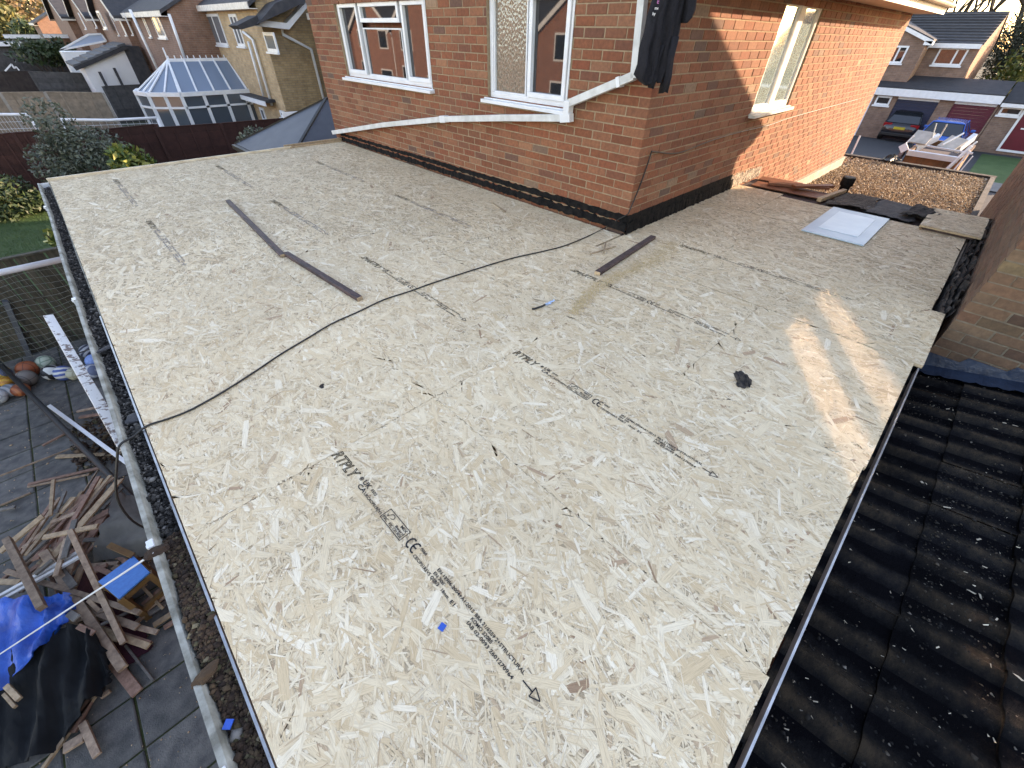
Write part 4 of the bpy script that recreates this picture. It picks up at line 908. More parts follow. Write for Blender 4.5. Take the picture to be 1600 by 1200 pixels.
for a, c, w_, k, z0 in [((220, 985), (780, 855), .05, 2, .04), ((215, 1005), (700, 905), .03, 0, .04), ((330, 682), (505, 590), .04, 2, .03), ((560, 1190), (765, 875), .02, 0, .06), ((0, 1150), (240, 1050), .025, 0, .03), ((0, 1185), (120, 1160), .05, 3, .04),
                        ((395, 1230), (418, 950), .045, 1, .30), ((440, 1210), (512, 1040), .04, 3, .28), ((475, 1210), (585, 1085), .05, 1, .26), ((555, 1215), (705, 1040), .05, 2, .24), ((615, 1215), (865, 915), .05, 1, .22), ((700, 1200), (835, 1080), .03, 0, .2), ((800, 1180), (960, 1010), .045, 3, .2), ((600, 415), (800, 375), .05, 0, .06), ((620, 460), (830, 430), .07, 2, .04), ((690, 580), (900, 575), .02, 3, .03)]:
    plank(A3(*a), A3(*c), w_, .022, M_T[k], 'thin lath in the upright fan of laths by the sack' if z0 > .15 else 'loose lath lying flat on bare slabs beneath the black pole', z0)
rq = random.Random(5)
for i in range(34):                                     # smaller broken laths filling the heap
    u0, v0 = rq.uniform(10, 215), rq.uniform(800, 985); an = rq.choice([.9, -.9, .35, 1.3, -.5])+rq.uniform(-.3, .3); ln = rq.uniform(22, 75)
    plank((u0, v0), (u0+ln*math.cos(an), v0-ln*math.sin(an)), rq.choice([.035, .045, .06, .08]), .02, M_T[rq.randrange(4)], 'small broken lath jumbled among the larger heap timbers', rq.uniform(.05, .30), rq.uniform(.05, .32))
for i in range(18):
    a0, c0_ = (rq.uniform(15, 130), rq.uniform(840, 930)), (rq.uniform(105, 195), rq.uniform(742, 800))
    plank(a0, c0_, rq.choice([.05, .065, .08, .10]), .022, M_T[rq.choice([0, 0, 2, 2, 1])], 'long lath sloping up through the heap towards the black pole', rq.uniform(.12, .34), rq.uniform(.06, .28))
V, F = chunks(900, (-5.35, -4.4), (3.3, 4.4), lambda x, y: GZ+.02+.04*np.exp(-((x+4.8)/.25)**2-((y-3.9)/.3)**2), .022, .5)
o = np_mesh('rotten_wood_rubble', V, F, M_SOIL); tag(o, 'low heap of rotten brown wood crumbs on the slabs', 'rubble', kind='stuff')
V, F = chunks(1500, (-6.3, -4.05), (-1.0, 6.6), lambda x, y: GZ+.004+0*x, .006, .4); o = np_mesh('wood_crumbs', V, F, M_T[1]); tag(o, 'pale wood crumbs scattered over the patio slabs', 'debris', kind='stuff')
# poles and the loose fascia
p, q = gp(-40, 528, GZ+.26), gp(222, 794, GZ+.06)
one('black_pole', M_BLACK, 'thick black pole slanting over the patio and footballs', 'pole', lambda b: b.tube([p, q], .032, 12))
p2, q2 = gp(77, 634, GZ+.05), gp(203, 727, GZ+.15)
one('white_rail', M_UPVC, 'slim white plastic rail lying beside the black pole', 'rail', lambda b: b.bar(p2, q2, .042, .03), bevel=.003)
t = NT('peeling_paint'); n_ = t.noise(t.pos((1, 1, 1)), 17, 6, .7); t.col(t.ramp(n_, [(.55, (.76, .74, .72)), (.58, (.22, .16, .14))])); t.set(Roughness=.7); t.bump(n_, .5, .004)
p3, q3 = gp(76, 494, -.22), gp(196, 700, -.22)
fp = thing('fascia_plank', 'loose fascia plank with peeling white paint jutting out past the gutter', 'plank', q3)
o = MB().bar(p3, q3, .056, .022, (.25, 0, 1)).build('plank_body', t.m, fp, bevel=.002); o.location = -q3
for f_ in (.08, .62):                                  # wire ties still holding it to the wall below the gutter
    a_ = q3.lerp(p3, f_); o = MB().tube([a_, Vector((-4.0, a_.y-.02, -.20))], .004, 5).build('wire_tie', M_BLACK, fp); o.location = -q3
s0 = Vector((-4.20, -.68, -.010)); s1 = gp(0, 1022, -1.4); s1 = s0+(s1-s0)*1.3
one('builder_string', M_UPVC, 'taut white builder string running from the gutter over the tarpaulin', 'string', lambda b: b.tube([s0, s1], .0042, 6))
# footballs and basketballs
import bmesh
def ball_mat(name, c1, c2, style, rough=.5):
    t = NT(name); co = t.n('TexCoord').outputs['Object']
    if style == 'voro':
        v = t.n('TexVoronoi', feature='DISTANCE_TO_EDGE'); v.inputs['Scale'].default_value = 9; t.l(co, v.inputs['Vector']); t.col(t.ramp(v.outputs['Distance'], [(.05, c2), (.10, c1)]))
    elif style == 'hex':
        v = t.n('TexVoronoi'); v.inputs['Scale'].default_value = 8; t.l(co, v.inputs['Vector']); t.col(t.ramp(v.outputs['Color'], [(.42, c1), (.46, c2)]))
    elif style == 'wave':
        v = t.n('TexWave'); v.inputs['Scale'].default_value = 5; v.inputs['Distortion'].default_value = 3; t.l(co, v.inputs['Vector']); t.col(t.ramp(v.outputs['Fac'], [(.45, c1), (.55, c2)]))
    else:                                               # basketball ribs
        s = t.n('SeparateXYZ'); t.l(co, s.inputs[0]); a = t.math('MINIMUM', t.math('ABSOLUTE', s.outputs[0]), t.math('ABSOLUTE', s.outputs[2])); a = t.math('MINIMUM', a, t.math('ABSOLUTE', t.math('SUBTRACT', t.math('ABSOLUTE', s.outputs[1]), .07)))
        t.col(t.ramp(a, [(.002, c2), (.0045, c1)]))
    t.set(Roughness=rough); t.bump(t.noise(co, 150, 2), .2, .002); return t.m
def ball(u, v, r, m, label, sq=1.):
    bm = bmesh.new(); bmesh.ops.create_uvsphere(bm, u_segments=24, v_segments=16, radius=r); me = bpy.data.meshes.new('ball'); bm.to_mesh(me); bm.free()
    for f in me.polygons: f.use_smooth = True
    me.materials.append(m); p = gp(u, v, GZ+r*sq); o = link('ball', me, None, p, (random.uniform(0, 3), random.uniform(0, 3), random.uniform(0, 3)) if sq == 1 else (0, 0, 1)); o.scale = (1, 1, sq)
    if sq != 1: o.rotation_euler = (0, 0, .6)
    tag(o, label, 'ball', 'balls lined up under the goal net')
K = (.01, .01, .012); W1 = (.55, .57, .56)
ball(43, 577, .125, ball_mat('ball_a', (.30, .075, .025), K, 'bask'), 'faded orange basketball behind the grey basketball')
ball(41, 591, .118, ball_mat('ball_b', (.16, .14, .125), K, 'bask'), 'grey basketball with black ribs among the row of balls')
ball(11, 597, .08, ball_mat('ball_c', (.50, .26, .03), (.4, .16, .02), 'wave'), 'small yellow orange ball beside the black pole')
ball(14, 610, .11, ball_mat('ball_d', (.15, .17, .19), (.3, .32, .34), 'wave'), 'deflated blue grey ball next to the small yellow one', .75)
ball(32, 609, .10, ball_mat('ball_e', (.32, .10, .035), (.2, .05, .02), 'wave'), 'rusty orange ball half hidden by the black pole', .85)
ball(71, 567, .112, ball_mat('ball_f', (.36, .42, .34), (.16, .24, .18), 'voro'), 'pale green white football against the fence foot')
ball(80, 582, .11, ball_mat('ball_g', W1, K, 'hex'), 'white football with bold black panels in the row')
ball(99, 583, .11, ball_mat('ball_h', W1, (.05, .10, .30), 'wave'), 'white football with blue bands beside the black panelled one')
ball(115, 584, .09, ball_mat('ball_i', (.40, .40, .30), (.28, .28, .2), 'voro'), 'small cream football behind the peeling plank')
ball(144, 580, .11, ball_mat('ball_j', (.40, .45, .52), (.10, .14, .24), 'wave'), 'blue grey swirled football next to the gutter')
ball(148, 564, .11, ball_mat('ball_k', (.18, .30, .60), (.15, .26, .55), 'voro'), 'plain light blue ball peeping past the gutter')
ball(138, 549, .11, ball_mat('ball_l', (.03, .04, .07), (.30, .32, .36), 'wave'), 'dark striped ball under the gutter bracket')
ball(-4, 620, .10, ball_mat('ball_m', (.45, .47, .48), (.3, .32, .33), 'voro'), 'pale worn ball at the end of the row')
ball(4, 583, .10, ball_mat('ball_n', (.40, .24, .03), (.05, .07, .14), 'hex'), 'yellow and navy ball behind the black pole')
# goal with net
goal = thing('football_goal', 'white tube football goal with net standing before the dark fence', 'goal', (-5.5, 6.0, GZ)); go = Vector((-5.5, 6.0, GZ))
def gpart(b, nm, m, **k): o = b.build(nm, m, goal, **k); o.location = -go
bz = -.80; ya = wx(105, 408, -4.41).y; by = 5.6
pL, pR = Vector((-6.9, by, bz)), Vector((-4.32, by, bz))
gpart(MB().tube([pL, pR], .038, 12), 'crossbar', M_UPVC, smooth=True)
gpart(MB().tube([(pR.x, by, bz), (pR.x, by, GZ)], .036, 12), 'post', M_UPVC, smooth=True); gpart(MB().tube([(pL.x, by, bz), (pL.x, by, GZ)], .036, 12), 'post', M_UPVC, smooth=True)
b = MB(); nx, nz = 27, 17
def netp(i, j): x = pL.x+(pR.x-pL.x)*i/nx; tz_ = j/nz; return Vector((x, by+.62*tz_+.10*math.sin(tz_*3.1)+.015*math.sin(i*1.3+j), bz+(GZ-bz)*tz_+.02*math.sin(i*.9+j*.7)))
for i in range(nx+1): b.tube([netp(i, j) for j in range(nz+1)], .0022, 3, False)
for j in range(1, nz+1): b.tube([netp(i, j) for i in range(nx+1)], .0022, 3, False)
gpart(b, 'net', mat('net_cord', (.22, .24, .22), (.16, .18, .16), 9, .8))
# dark close-boarded fence behind the goal
fn = thing('garden_fence', 'dark mossy close boarded fence behind the football goal', 'fence', (-6, 6.95, GZ)); fo = Vector((-6, 6.95, GZ))
def fpart(b, nm, m): o = b.build(nm, m, fn); o.location = -fo
ftop = wy(30, 402, 6.9).z
bm_ = MB().box((-.052, -.009, 0), (.052, .009, ftop-GZ)).mesh('fence_board', M_FENCE)
x = -8.2
while x < -.3:
    link('fence_board', bm_, fn, (x-fo.x, -.06+random.uniform(-.006, .006), random.uniform(-.01, .01)), (0, random.uniform(-.008, .008), .10)); x += .112
for zz in (.3, (ftop-GZ)*.55, ftop-GZ-.15): fpart(MB().box((-8.2, 6.915, GZ+zz-.03), (-.3, 6.955, GZ+zz+.03)), 'rail', M_FENCE)
fpart(MB().box((-8.2, 6.86, ftop+.004), (-.3, 6.95, ftop+.03)), 'capping', M_FENCE)
fpart(MB().bar(wy(8, 470, 6.84), wy(48, 560, 6.84), .09, .06), 'brace', mat('grey_brace', (.10, .11, .125), (.07, .08, .09), 6, .8))
# ================================================================ garden and houses beyond the far roof edge
lw = tag(MB().box((-12, 7.0, GZ-.04), (-.5, 17.9, GZ+.002)).build('lawn', mat('lawn_green', (.026, .062, .014), (.045, .085, .022), 2, .9, .5, 120)), kind='structure')
N = 26000; x = rng.uniform(-8, -4.0, N); y = rng.uniform(10.5, 17, N); hgt = rng.uniform(.02, .06, N); an = rng.uniform(0, 6.28, N); lean_ = rng.uniform(-.03, .03, (N, 2)); w2 = .004
V = np.stack([np.stack([x-w2*np.cos(an), y-w2*np.sin(an), np.full(N, GZ)], 1), np.stack([x+w2*np.cos(an), y+w2*np.sin(an), np.full(N, GZ)], 1), np.stack([x+lean_[:, 0], y+lean_[:, 1], GZ+hgt], 1)], 1).reshape(-1, 3)
tag(np_mesh('lawn_grass', V, np.arange(3*N).reshape(N, 3), M_GRASS), 'short green grass of the back lawn', 'grass', kind='stuff')
tag(MB().box((-12, 17.92, GZ-.04), (12, 120, GZ+.001)).build('neighbour_gardens', mat('garden_soil', (.05, .055, .04), (.035, .05, .022), 2, .95, .4, 50)), kind='structure')
def leaves(n, ctr, rad, size, shell=.45, seed=1, clump=10):
    r = np.random.default_rng(seed); k = clump
    cl = r.normal(0, 1, (k, 3)); cl /= np.linalg.norm(cl, axis=1)[:, None]; cl *= r.uniform(.25, .75, (k, 1)); cr = r.uniform(.30, .55, k)
    w_ = r.integers(0, k, n); d = r.normal(0, 1, (n, 3)); d /= np.linalg.norm(d, axis=1)[:, None]
    P = cl[w_]+d*(cr[w_]*r.uniform(shell, 1.08, n)**.6)[:, None]
    P = P*np.array(rad)+np.array(ctr)
    a = r.normal(0, 1, (n, 3)); a += d*.6; a /= np.linalg.norm(a, axis=1)[:, None]; bb = np.cross(a, r.normal(0, 1, (n, 3))); bb /= np.linalg.norm(bb, axis=1)[:, None]
    s = size*r.uniform(.6, 1.4, (n, 1)); V = np.stack([P-a*s, P+bb*s*.42, P+a*s, P-bb*s*.42], 1).reshape(-1, 3)
    return V, np.arange(4*n).reshape(n, 4)
def leaf_mat(name, stops, rough=.55):
    t = NT(name); t.col(t.ramp(t.rnd(), stops)); t.set(Roughness=rough); return t.m
L_GREY = leaf_mat('leaf_greygreen', [(0, (.055, .075, .055)), (.5, (.10, .125, .095)), (.85, (.15, .17, .13)), (1, (.05, .06, .04))])
L_DARK = leaf_mat('leaf_dark', [(0, (.012, .03, .010)), (.5, (.028, .055, .018)), (.9, (.05, .075, .028)), (1, (.08, .09, .03))])
L_VAR = leaf_mat('leaf_variegated', [(0, (.035, .075, .018)), (.4, (.08, .12, .02)), (.7, (.22, .24, .05)), (1, (.38, .36, .10))])
L_TAN = leaf_mat('twig_tan', [(0, (.16, .11, .06)), (.5, (.24, .17, .10)), (.8, (.14, .12, .05)), (1, (.30, .20, .12))])
L_OLV = leaf_mat('leaf_olive', [(0, (.06, .065, .02)), (.5, (.11, .11, .035)), (1, (.20, .18, .06))])
M_BARK = mat('bark', (.07, .055, .042), (.04, .032, .026), 12, .95, .6, 40)
def shrub(name, label, cat, u, v, y, rad, m, n, size, seed, group=None, base=None, stems=5):
    c = wy(u, v, y); zb = gz(c.x) if base is None else base
    t_ = thing(name, label, cat, (c.x, c.y, zb), group); L0 = Vector((c.x, c.y, zb)); V, F = leaves(n, tuple(c-L0), rad, size, seed=seed)
    np_mesh('crown' if cat == 'tree' else 'foliage', V, F, m, t_)
    b = MB(); rr = random.Random(seed)
    for i in range(stems):
        a = rr.uniform(0, 6.28); e = Vector((math.cos(a)*rad[0]*.6, math.sin(a)*rad[1]*.6, c.z-zb+rad[2]*.4)); mid = e*.5+Vector((0, 0, .1))
        b.tube([(0, 0, -.02), mid*.6, e], [rad[0]*.05+.012, rad[0]*.03+.008, .006], 6)
    b.build('trunk' if cat == 'tree' else 'stem', M_BARK, t_); return t_
shrub('shrub', 'big round grey green shrub before the red brown fence', 'shrub', 112, 236, 15.6, (1.05, 1.0, 1.15), L_GREY, 5200, .055, 3)
shrub('shrub', 'yellow variegated laurel shrub at the far roof edge', 'shrub', 205, 248, 14.6, (.72, .6, .62), L_VAR, 900, .10, 5)
shrub('shrub', 'dark evergreen shrub beside the back lawn', 'shrub', 18, 318, 15.6, (1.0, .9, .85), L_DARK, 3600, .06, 8)
shrub('shrub', 'dark leafy shrub in the shade between fence and lawn', 'shrub', 66, 322, 15.4, (.55, .5, .5), L_DARK, 1400, .06, 9)
shrub('plant', 'small pale leaved plant beside the gutter end cap', 'plant', 86, 372, 10.2, (.22, .22, .28), L_VAR, 110, .07, 12, stems=3)
shrub('shrub', 'dark clipped bush peeping over the far roof edge', 'shrub', 402, 229, 9.6, (.4, .4, .4), L_GREY, 900, .04, 14)
def panel_fence(name, label, y, pts, m, post=None, rows=8, x_step=1.83, slats='h'):
    """pts: list of (u,v) along the top, on the vertical plane at depth y"""
    P = [wy(u, v, y) for u, v in pts]; t_ = thing(name, label, 'fence', (P[0].x, y, GZ)); L0 = Vector((P[0].x, y, GZ))
    for a, c in zip(P, P[1:]):
        if a.z != c.z and abs(c.x-a.x) < .02: continue
        x0, x1 = a.x, c.x
        for r in range(rows):
            f0, f1 = r/rows, (r+1)/rows; za, zb = a.z-GZ, c.z-GZ
            b = MB().prism([(x0+.05, y, GZ+za*f0), (x1-.05, y, GZ+zb*f0), (x1-.05, y-.02, GZ+zb*f1+.02), (x0+.05, y-.02, GZ+za*f1+.02)], (0, .012, 0))
            o = b.build('slat', m, t_); o.location = -L0
        for fx in (.25, .5, .75):
            xx = x0+(x1-x0)*fx; zz = a.z+(c.z-a.z)*fx; o = MB().box((xx-.02, y-.045, GZ+.02), (xx+.02, y-.024, zz-.02)).build('batten', m, t_); o.location = -L0
        o = MB().bar((x0+.03, y-.01, a.z+.03), (x1-.03, y-.01, c.z+.03), .06, .025).build('capping', m, t_); o.location = -L0
    for q in P:
        o = MB().box((q.x-.05, y-.05, GZ-.05), (q.x+.05, y+.05, q.z+.03)).build('post', post or m, t_); o.location = -L0
    return t_
M_CONC = mat('concrete_post', (.30, .28, .25), (.22, .21, .19), 8, .9)
panel_fence('panel_fence', 'red brown painted fence running behind the garden shrubs', 17.9, [(-120, 226), (-55, 219), (20, 209), (82, 206), (148, 206)], M_REDF, rows=6)
panel_fence('panel_fence', 'low red brown fence panels below the glass conservatory', 17.85, [(148, 205), (243, 195.5)], M_REDF, rows=6)
panel_fence('panel_fence', 'end run of red brown fence reaching the dark hipped roof', 17.8, [(243, 201), (345, 194), (432, 187), (520, 180)], M_REDF, rows=6)
panel_fence('panel_fence', 'weathered tan lap panel fence with concrete posts in the next garden', 25.5, [(-80, 150), (0, 146), (70, 145), (161, 146)], M_PANEL, M_CONC, rows=8)
panel_fence('panel_fence', 'grey lap panel fence near the white rendered shed', 31, [(161, 136), (222, 133), (262, 134)], M_GREYF, rows=8)
panel_fence('panel_fence', 'dark grey garden fence standing beyond the tan panels', 36, [(46, 113), (128, 115), (158, 117), (222, 123)], M_GREYF, rows=8)
panel_fence('panel_fence', 'brown black boarded fence far across the gardens', 38, [(-60, 113), (0, 113), (50, 112)], mat('blackbrown', (.035, .026, .025), (.05, .04, .036), 5, .9, rnd=.1), rows=6)
panel_fence('panel_fence', 'far grey fence in front of the sheds', 46, [(-40, 80), (45, 92), (100, 98)], M_GREYF, rows=6)
def goal_frame(label, y, us, nm='football_goal'):
    P = [wy(u, v, y) for u, v in us]; t_ = thing(nm, label, 'goal', (P[0].x, y, GZ)); L0 = Vector((P[0].x, y, GZ)); b = MB().tube(P, .045, 8); o = b.build('crossbar', M_UPVC, t_, True); o.location = -L0
    for q in (P[0], P[-1]): o = MB().tube([q, (q.x, y, GZ)], .045, 8).build('post', M_UPVC, t_, True); o.location = -L0
    b = MB(); n = 14
    for i in range(n+1): q = P[0].lerp(P[-1], i/n); b.tube([q, (q.x, y+.8, GZ)], .006, 3, False)
    for j in range(1, 8): f = j/8; b.tube([(P[0].x, y+.8*f, P[0].z+(GZ-P[0].z)*f), (P[-1].x, y+.8*f, P[-1].z+(GZ-P[-1].z)*f)], .006, 3, False)
    o = b.build('net', M_UPVC, t_); o.location = -L0
goal_frame('white goal frame with net behind the red brown fence', 19.6, [(95, 187), (170, 188), (245, 184)])
goal_frame('white goal frame partly hidden behind the grey green shrub', 21.0, [(-40, 180), (0, 179), (44, 179)])
# conservatory ---------------------------------------------------------------------------------------
cy0 = 22.0
con = thing('conservatory', 'white framed conservatory with blue grey glazed hipped roof', 'conservatory', (1.5, 23.5, GZ)); CL = Vector((1.5, 23.5, GZ))
def cpart(b, nm, m, par=None, **k): o = b.build(nm, m, par or con, **k); o.location = -CL if par is None else (0, 0, 0); return o
zt = wy(300, 145, cy0).z; xl = wy(283, 150, cy0).x; xr = 3.9; rz = wy(300, 94, 23.6).z; ry = 23.7
base = [(xr, cy0), (xl, cy0), (xl-1.0, cy0+.75), (xl-1.25, ry), (xl-1.0, ry+.95), (xl, ry+1.7), (xr, ry+1.7)]
ridge0, ridge1 = Vector((wy(262, 93, ry).x, ry, rz)), Vector((xr, ry, rz))
M_CGL = NT('conservatory_glass').set(Base_Color=(.07, .09, .11, 1), Roughness=.05, IOR=1.7).m
for i in range(len(base)-1):
    a, c = Vector((*base[i], 0)), Vector((*base[i+1], 0)); d = (c-a); n_ = Vector((d.y, -d.x, 0)).normalized(); seg = max(1, round(d.length/.75))
    cpart(MB().bar(a+Vector((0, 0, GZ+.25)), c+Vector((0, 0, GZ+.25)), .16, .5), 'dwarf_wall', M_UPVC)
    cpart(MB().bar(a+Vector((0, 0, zt-.04)), c+Vector((0, 0, zt-.04)), .14, .14), 'eaves_beam', M_UPVC)
    cpart(MB().bar(a+Vector((0, 0, zt-.50)), c+Vector((0, 0, zt-.50)), .09, .07), 'transom', M_UPVC)
    for k in range(0 if i == 0 else 1, seg+1):
        q = a+d*k/seg; cpart(MB().bar(q+Vector((0, 0, GZ+.5)), q+Vector((0, 0, zt-.11)), .09, .12), 'mullion', M_UPVC)
    for k in range(seg):
        p, q = a+d*(k+.06)/seg, a+d*(k+.94)/seg
        cpart(MB().add([p+Vector((0, 0, GZ+.5)), q+Vector((0, 0, GZ+.5)), q+Vector((0, 0, zt-.1)), p+Vector((0, 0, zt-.1))], [(0, 1, 2, 3)]), 'pane', M_CGL)
    # roof facet
    ra = ridge1 if i in (0, 5) and base[i][0] == xr else ridge0
    A_, B_ = Vector((*base[i], zt)), Vector((*base[i+1], zt)); A_ += n_*.1; B_ += n_*.1
    if i == 0: poly = [A_, B_, ridge0, ridge1]
    elif i == 5: poly = [A_, B_, ridge1, ridge0]
    else: poly = [A_, B_, ridge0]
    cpart(MB().add(poly, [tuple(range(len(poly)))]), 'roof_panel', M_GLASSB)
    if i in (0, 5):
        for k in range(6):
            f = k/5; e = A_.lerp(B_, f); tp = (ridge1.lerp(ridge0, f) if i == 0 else ridge0.lerp(ridge1, f)); cpart(MB().bar(e+Vector((0, 0, .03)), tp+Vector((0, 0, .03)), .07, .04), 'glazing_bar', M_UPVC)
    else:
        for f in (0, .5): cpart(MB().bar(A_.lerp(B_, f)+Vector((0, 0, .03)), ridge0+Vector((0, 0, .03)), .06, .04), 'glazing_bar', M_UPVC)
cpart(MB().bar(ridge0, ridge1, .14, .12), 'ridge_beam', M_UPVC)
b = MB()
for k in range(12): q = ridge0.lerp(ridge1, (k+.2)/12); b.bar(q, q+Vector((0, 0, .16)), .05, .03)
b.bar(ridge0, ridge0+Vector((0, 0, .42)), .05, .05); cpart(b, 'ridge_cresting', M_UPVC, kind='stuff')
# row houses -----------------------------------------------------------------------------------------
M_YX = tex_brick('brick_yellow_x', ((.46, .325, .185), (.36, .245, .135)), (.34, .29, .22), 'yz'); M_YY = tex_brick('brick_yellow_y', ((.42, .30, .165), (.33, .225, .12)), (.24, .2, .15), 'xz')
M_BX = tex_brick('brick_brown_x', ((.21, .115, .085), (.165, .09, .07)), (.21, .17, .14), 'yz'); M_BY = tex_brick('brick_brown_y', ((.25, .13, .085), (.2, .1, .07)), (.24, .19, .15), 'xz')
def win_px(par, L0, x, u0, v0, u1, v1, glass=M_GLASSF, div=1, fr=.09, wh=None):
    """window on a wall facing -x at plane x, from pixel corners (top left, bottom right)"""
    a, c = wx(u0, v0, x), wx(u1, v1, x); y0, y1 = min(a.y, c.y), max(a.y, c.y); z0, z1 = min(a.z, c.z), max(a.z, c.z); b = MB(); d0, d1 = x-.03, x+.02
    for q in ((y0, y1, z0, z0+fr), (y0, y1, z1-fr, z1), (y0, y0+fr, z0+fr, z1-fr), (y1-fr, y1, z0+fr, z1-fr)): b.box((d0, q[0], q[2]), (d1, q[1], q[3]))
    for k in range(1, div): ym = y0+(y1-y0)*k/div; b.box((d0+.002, ym-fr/2, z0+fr), (d1, ym+fr/2, z1-fr))
    w_ = b.build('window', M_UPVC, par); w_.location = -L0
    o = MB().box((x-.012, y0+fr, z0+fr), (x-.004, y1-fr, z1-fr)).build('pane', glass, w_); o = MB().box((x-.09, y0-.05, z0-.06), (x, y1+.05, z0-.004)).build('sill', M_UPVC, w_)
    return w_
def row_house(label, x0, x1, y0, y1, eave, ridge_axis, mx, my, rise=2.2, name='terraced_house'):
    L0 = Vector(((x0+x1)/2, (y0+y1)/2, GZ)); t_ = thing(name, label, 'house', L0)
    def P(b, nm, m, **k): o = b.build(nm, m, t_, **k); o.location = -L0; return o
    P(MB().add([(x0, y0, GZ-.1), (x0, y1, GZ-.1), (x0, y1, eave), (x0, y0, eave)], [(0, 3, 2, 1)]), 'wall', mx); P(MB().add([(x1, y0, GZ-.1), (x1, y1, GZ-.1), (x1, y1, eave), (x1, y0, eave)], [(0, 1, 2, 3)]), 'wall', mx)
    P(MB().add([(x0, y0, GZ-.1), (x1, y0, GZ-.1), (x1, y0, eave), (x0, y0, eave)], [(0, 1, 2, 3)]), 'wall', my); P(MB().add([(x0, y1, GZ-.1), (x1, y1, GZ-.1), (x1, y1, eave), (x0, y1, eave)], [(0, 3, 2, 1)]), 'wall', my)
    o_ = .28
    if ridge_axis == 'x':                              # gable faces the gardens
        ym = (y0+y1)/2; rz_ = eave+rise
        P(MB().add([(x0, y0, eave), (x0, y1, eave), (x0, ym, rz_)], [(0, 2, 1)]), 'gable', mx); P(MB().add([(x1, y0, eave), (x1, y1, eave), (x1, ym, rz_)], [(0, 1, 2)]), 'gable', mx)
        sl2 = rise/(ym-y0); b = MB(); b2 = MB()
        for s in (-1, 1):
            ye = ym+s*((y1-y0)/2+o_); ze = eave-o_*sl2
            b.prism([(x0-.3, ye, ze+.02), (x0-.3, ym, rz_+.02), (x0-.3, ym, rz_+.14), (x0-.3, ye, ze+.14)], (x1-x0+.6, 0, 0)); b2.prism([(x0-.33, ye, ze-.12), (x0-.33, ym, rz_-.12), (x0-.33, ym, rz_+.06), (x0-.33, ye, ze+.06)], (.028, 0, 0))
            b2.box((x0-.3, ye-.02, ze-.08), (x1+.3, ye+.02, ze+.016))
        P(b, 'roof', M_SLATE, fixn=True); P(b2, 'barge_board', M_WHITE, fixn=True)
    else:
        xm = (x0+x1)/2; rz_ = eave+rise; sl2 = rise/(xm-x0); b = MB()
        P(MB().add([(x0, y0, eave), (x1, y0, eave), (xm, y0, rz_)], [(0, 1, 2)]), 'gable', my); P(MB().add([(x0, y1, eave), (x1, y1, eave), (xm, y1, rz_)], [(0, 2, 1)]), 'gable', my)
        for s in (-1, 1):
            xe = xm+s*((x1-x0)/2+o_); ze = eave-o_*sl2
            b.prism([(xe, y0-.15, ze+.02), (xm, y0-.15, rz_+.02), (xm, y0-.15, rz_+.14), (xe, y0-.15, ze+.14)], (0, y1-y0+.3, 0))
        P(b, 'roof', M_SLATE, fixn=True); P(MB().box((x0-o_-.03, y0-.1, eave-.20), (x0-o_, y1+.1, eave-.02)).box((x0-o_, y0-.1, eave-.20), (x0-.004, y1+.1, eave-.18)), 'fascia', M_WHITE)
    return t_, L0, P
hy, L0, P = row_house('yellow brick house beside the glass conservatory with white downpipes', 3.3, 11, 18.1, 24.3, 2.25, 'y', M_YX, M_YY, name='terraced_house')
for q in ((319, 22, 358, 72), (357, 22, 385, 73)): win_px(hy, L0, 3.3, *q, div=2)
win_px(hy, L0, 3.3, 411, 50, 436, 82); win_px(hy, L0, 3.3, 440, 170, 450, 185) if False else None
P(MB().tube([wx(380, 50, 3.22), wx(395, 62, 3.22), wx(425, 165, 3.22)], .05, 8), 'downpipe', M_UPVC, smooth=True); P(MB().tube([wx(388, 65, 3.2), wx(412, 150, 3.2)], .05, 8), 'downpipe', M_UPVC, smooth=True)
dp = [wy(441, 46, 18.02), wy(442, 54, 18.02), wy(486, 77, 18.02), wy(510, 172, 18.02)]; P(MB().tube(dp, .055, 8), 'downpipe', M_UPVC, smooth=True)
pc = MB(); e0 = wy(400, 44, 17.9); e1 = wy(480, 10, 17.9)        # low porch gable with white verge in front of the end wall
P(MB().prism([wy(398, 40, 17.6), wy(452, 46, 17.6), wy(480, 12, 17.6), wy(478, 4, 17.6), wy(448, 36, 17.6), wy(400, 30, 17.6)], (0, .4, 0)), 'barge_board', M_UPVC, fixn=True)
P(MB().prism([wy(370, 40, 17.3), wy(402, 24, 17.3), wy(406, 38, 17.3), wy(378, 46, 17.3)], (0, .9, 0)).prism([wy(402, 38, 17.2), wy(476, 4, 17.2), wy(490, -20, 17.2), wy(430, 5, 17.2)], (0, .9, 0)), 'porch_roof', M_SLATE, fixn=True)
P(MB().box((2.9, 19.0, -.75), (3.3, 23.0, -.65)), 'canopy', M_SLATE); P(MB().box((2.86, 19.0, -.86), (2.9, 23.0, -.70)), 'canopy_fascia', M_UPVC)
for q in ((388, 160, 402, 195), (405, 167, 418, 190), (437, 172, 447, 185)): win_px(hy, L0, 3.28, *q)
hA, L0, P = row_house('brown brick house with sunlit upper return behind the conservatory', 1.85, 11, 24.35, 33.4, 2.05, 'y', M_BX, M_BY)
win_px(hA, L0, 1.85, 232, 17, 262, 60, div=1); win_px(hA, L0, 1.85, 218, 18, 238, 58)
P(MB().tube([wx(264, 22, 1.78), wx(289, 92, 1.78)], .055, 8), 'downpipe', M_UPVC, smooth=True)
hB, L0, P = row_house('brown gabled house third along the garden row', 1.45, 10, 33.45, 41.5, 1.95, 'x', M_BX, M_BY)
for q in ((171, 22, 187, 55), (182, 21, 199, 55), (193, 20, 208, 54)): win_px(hB, L0, 1.45, *q)
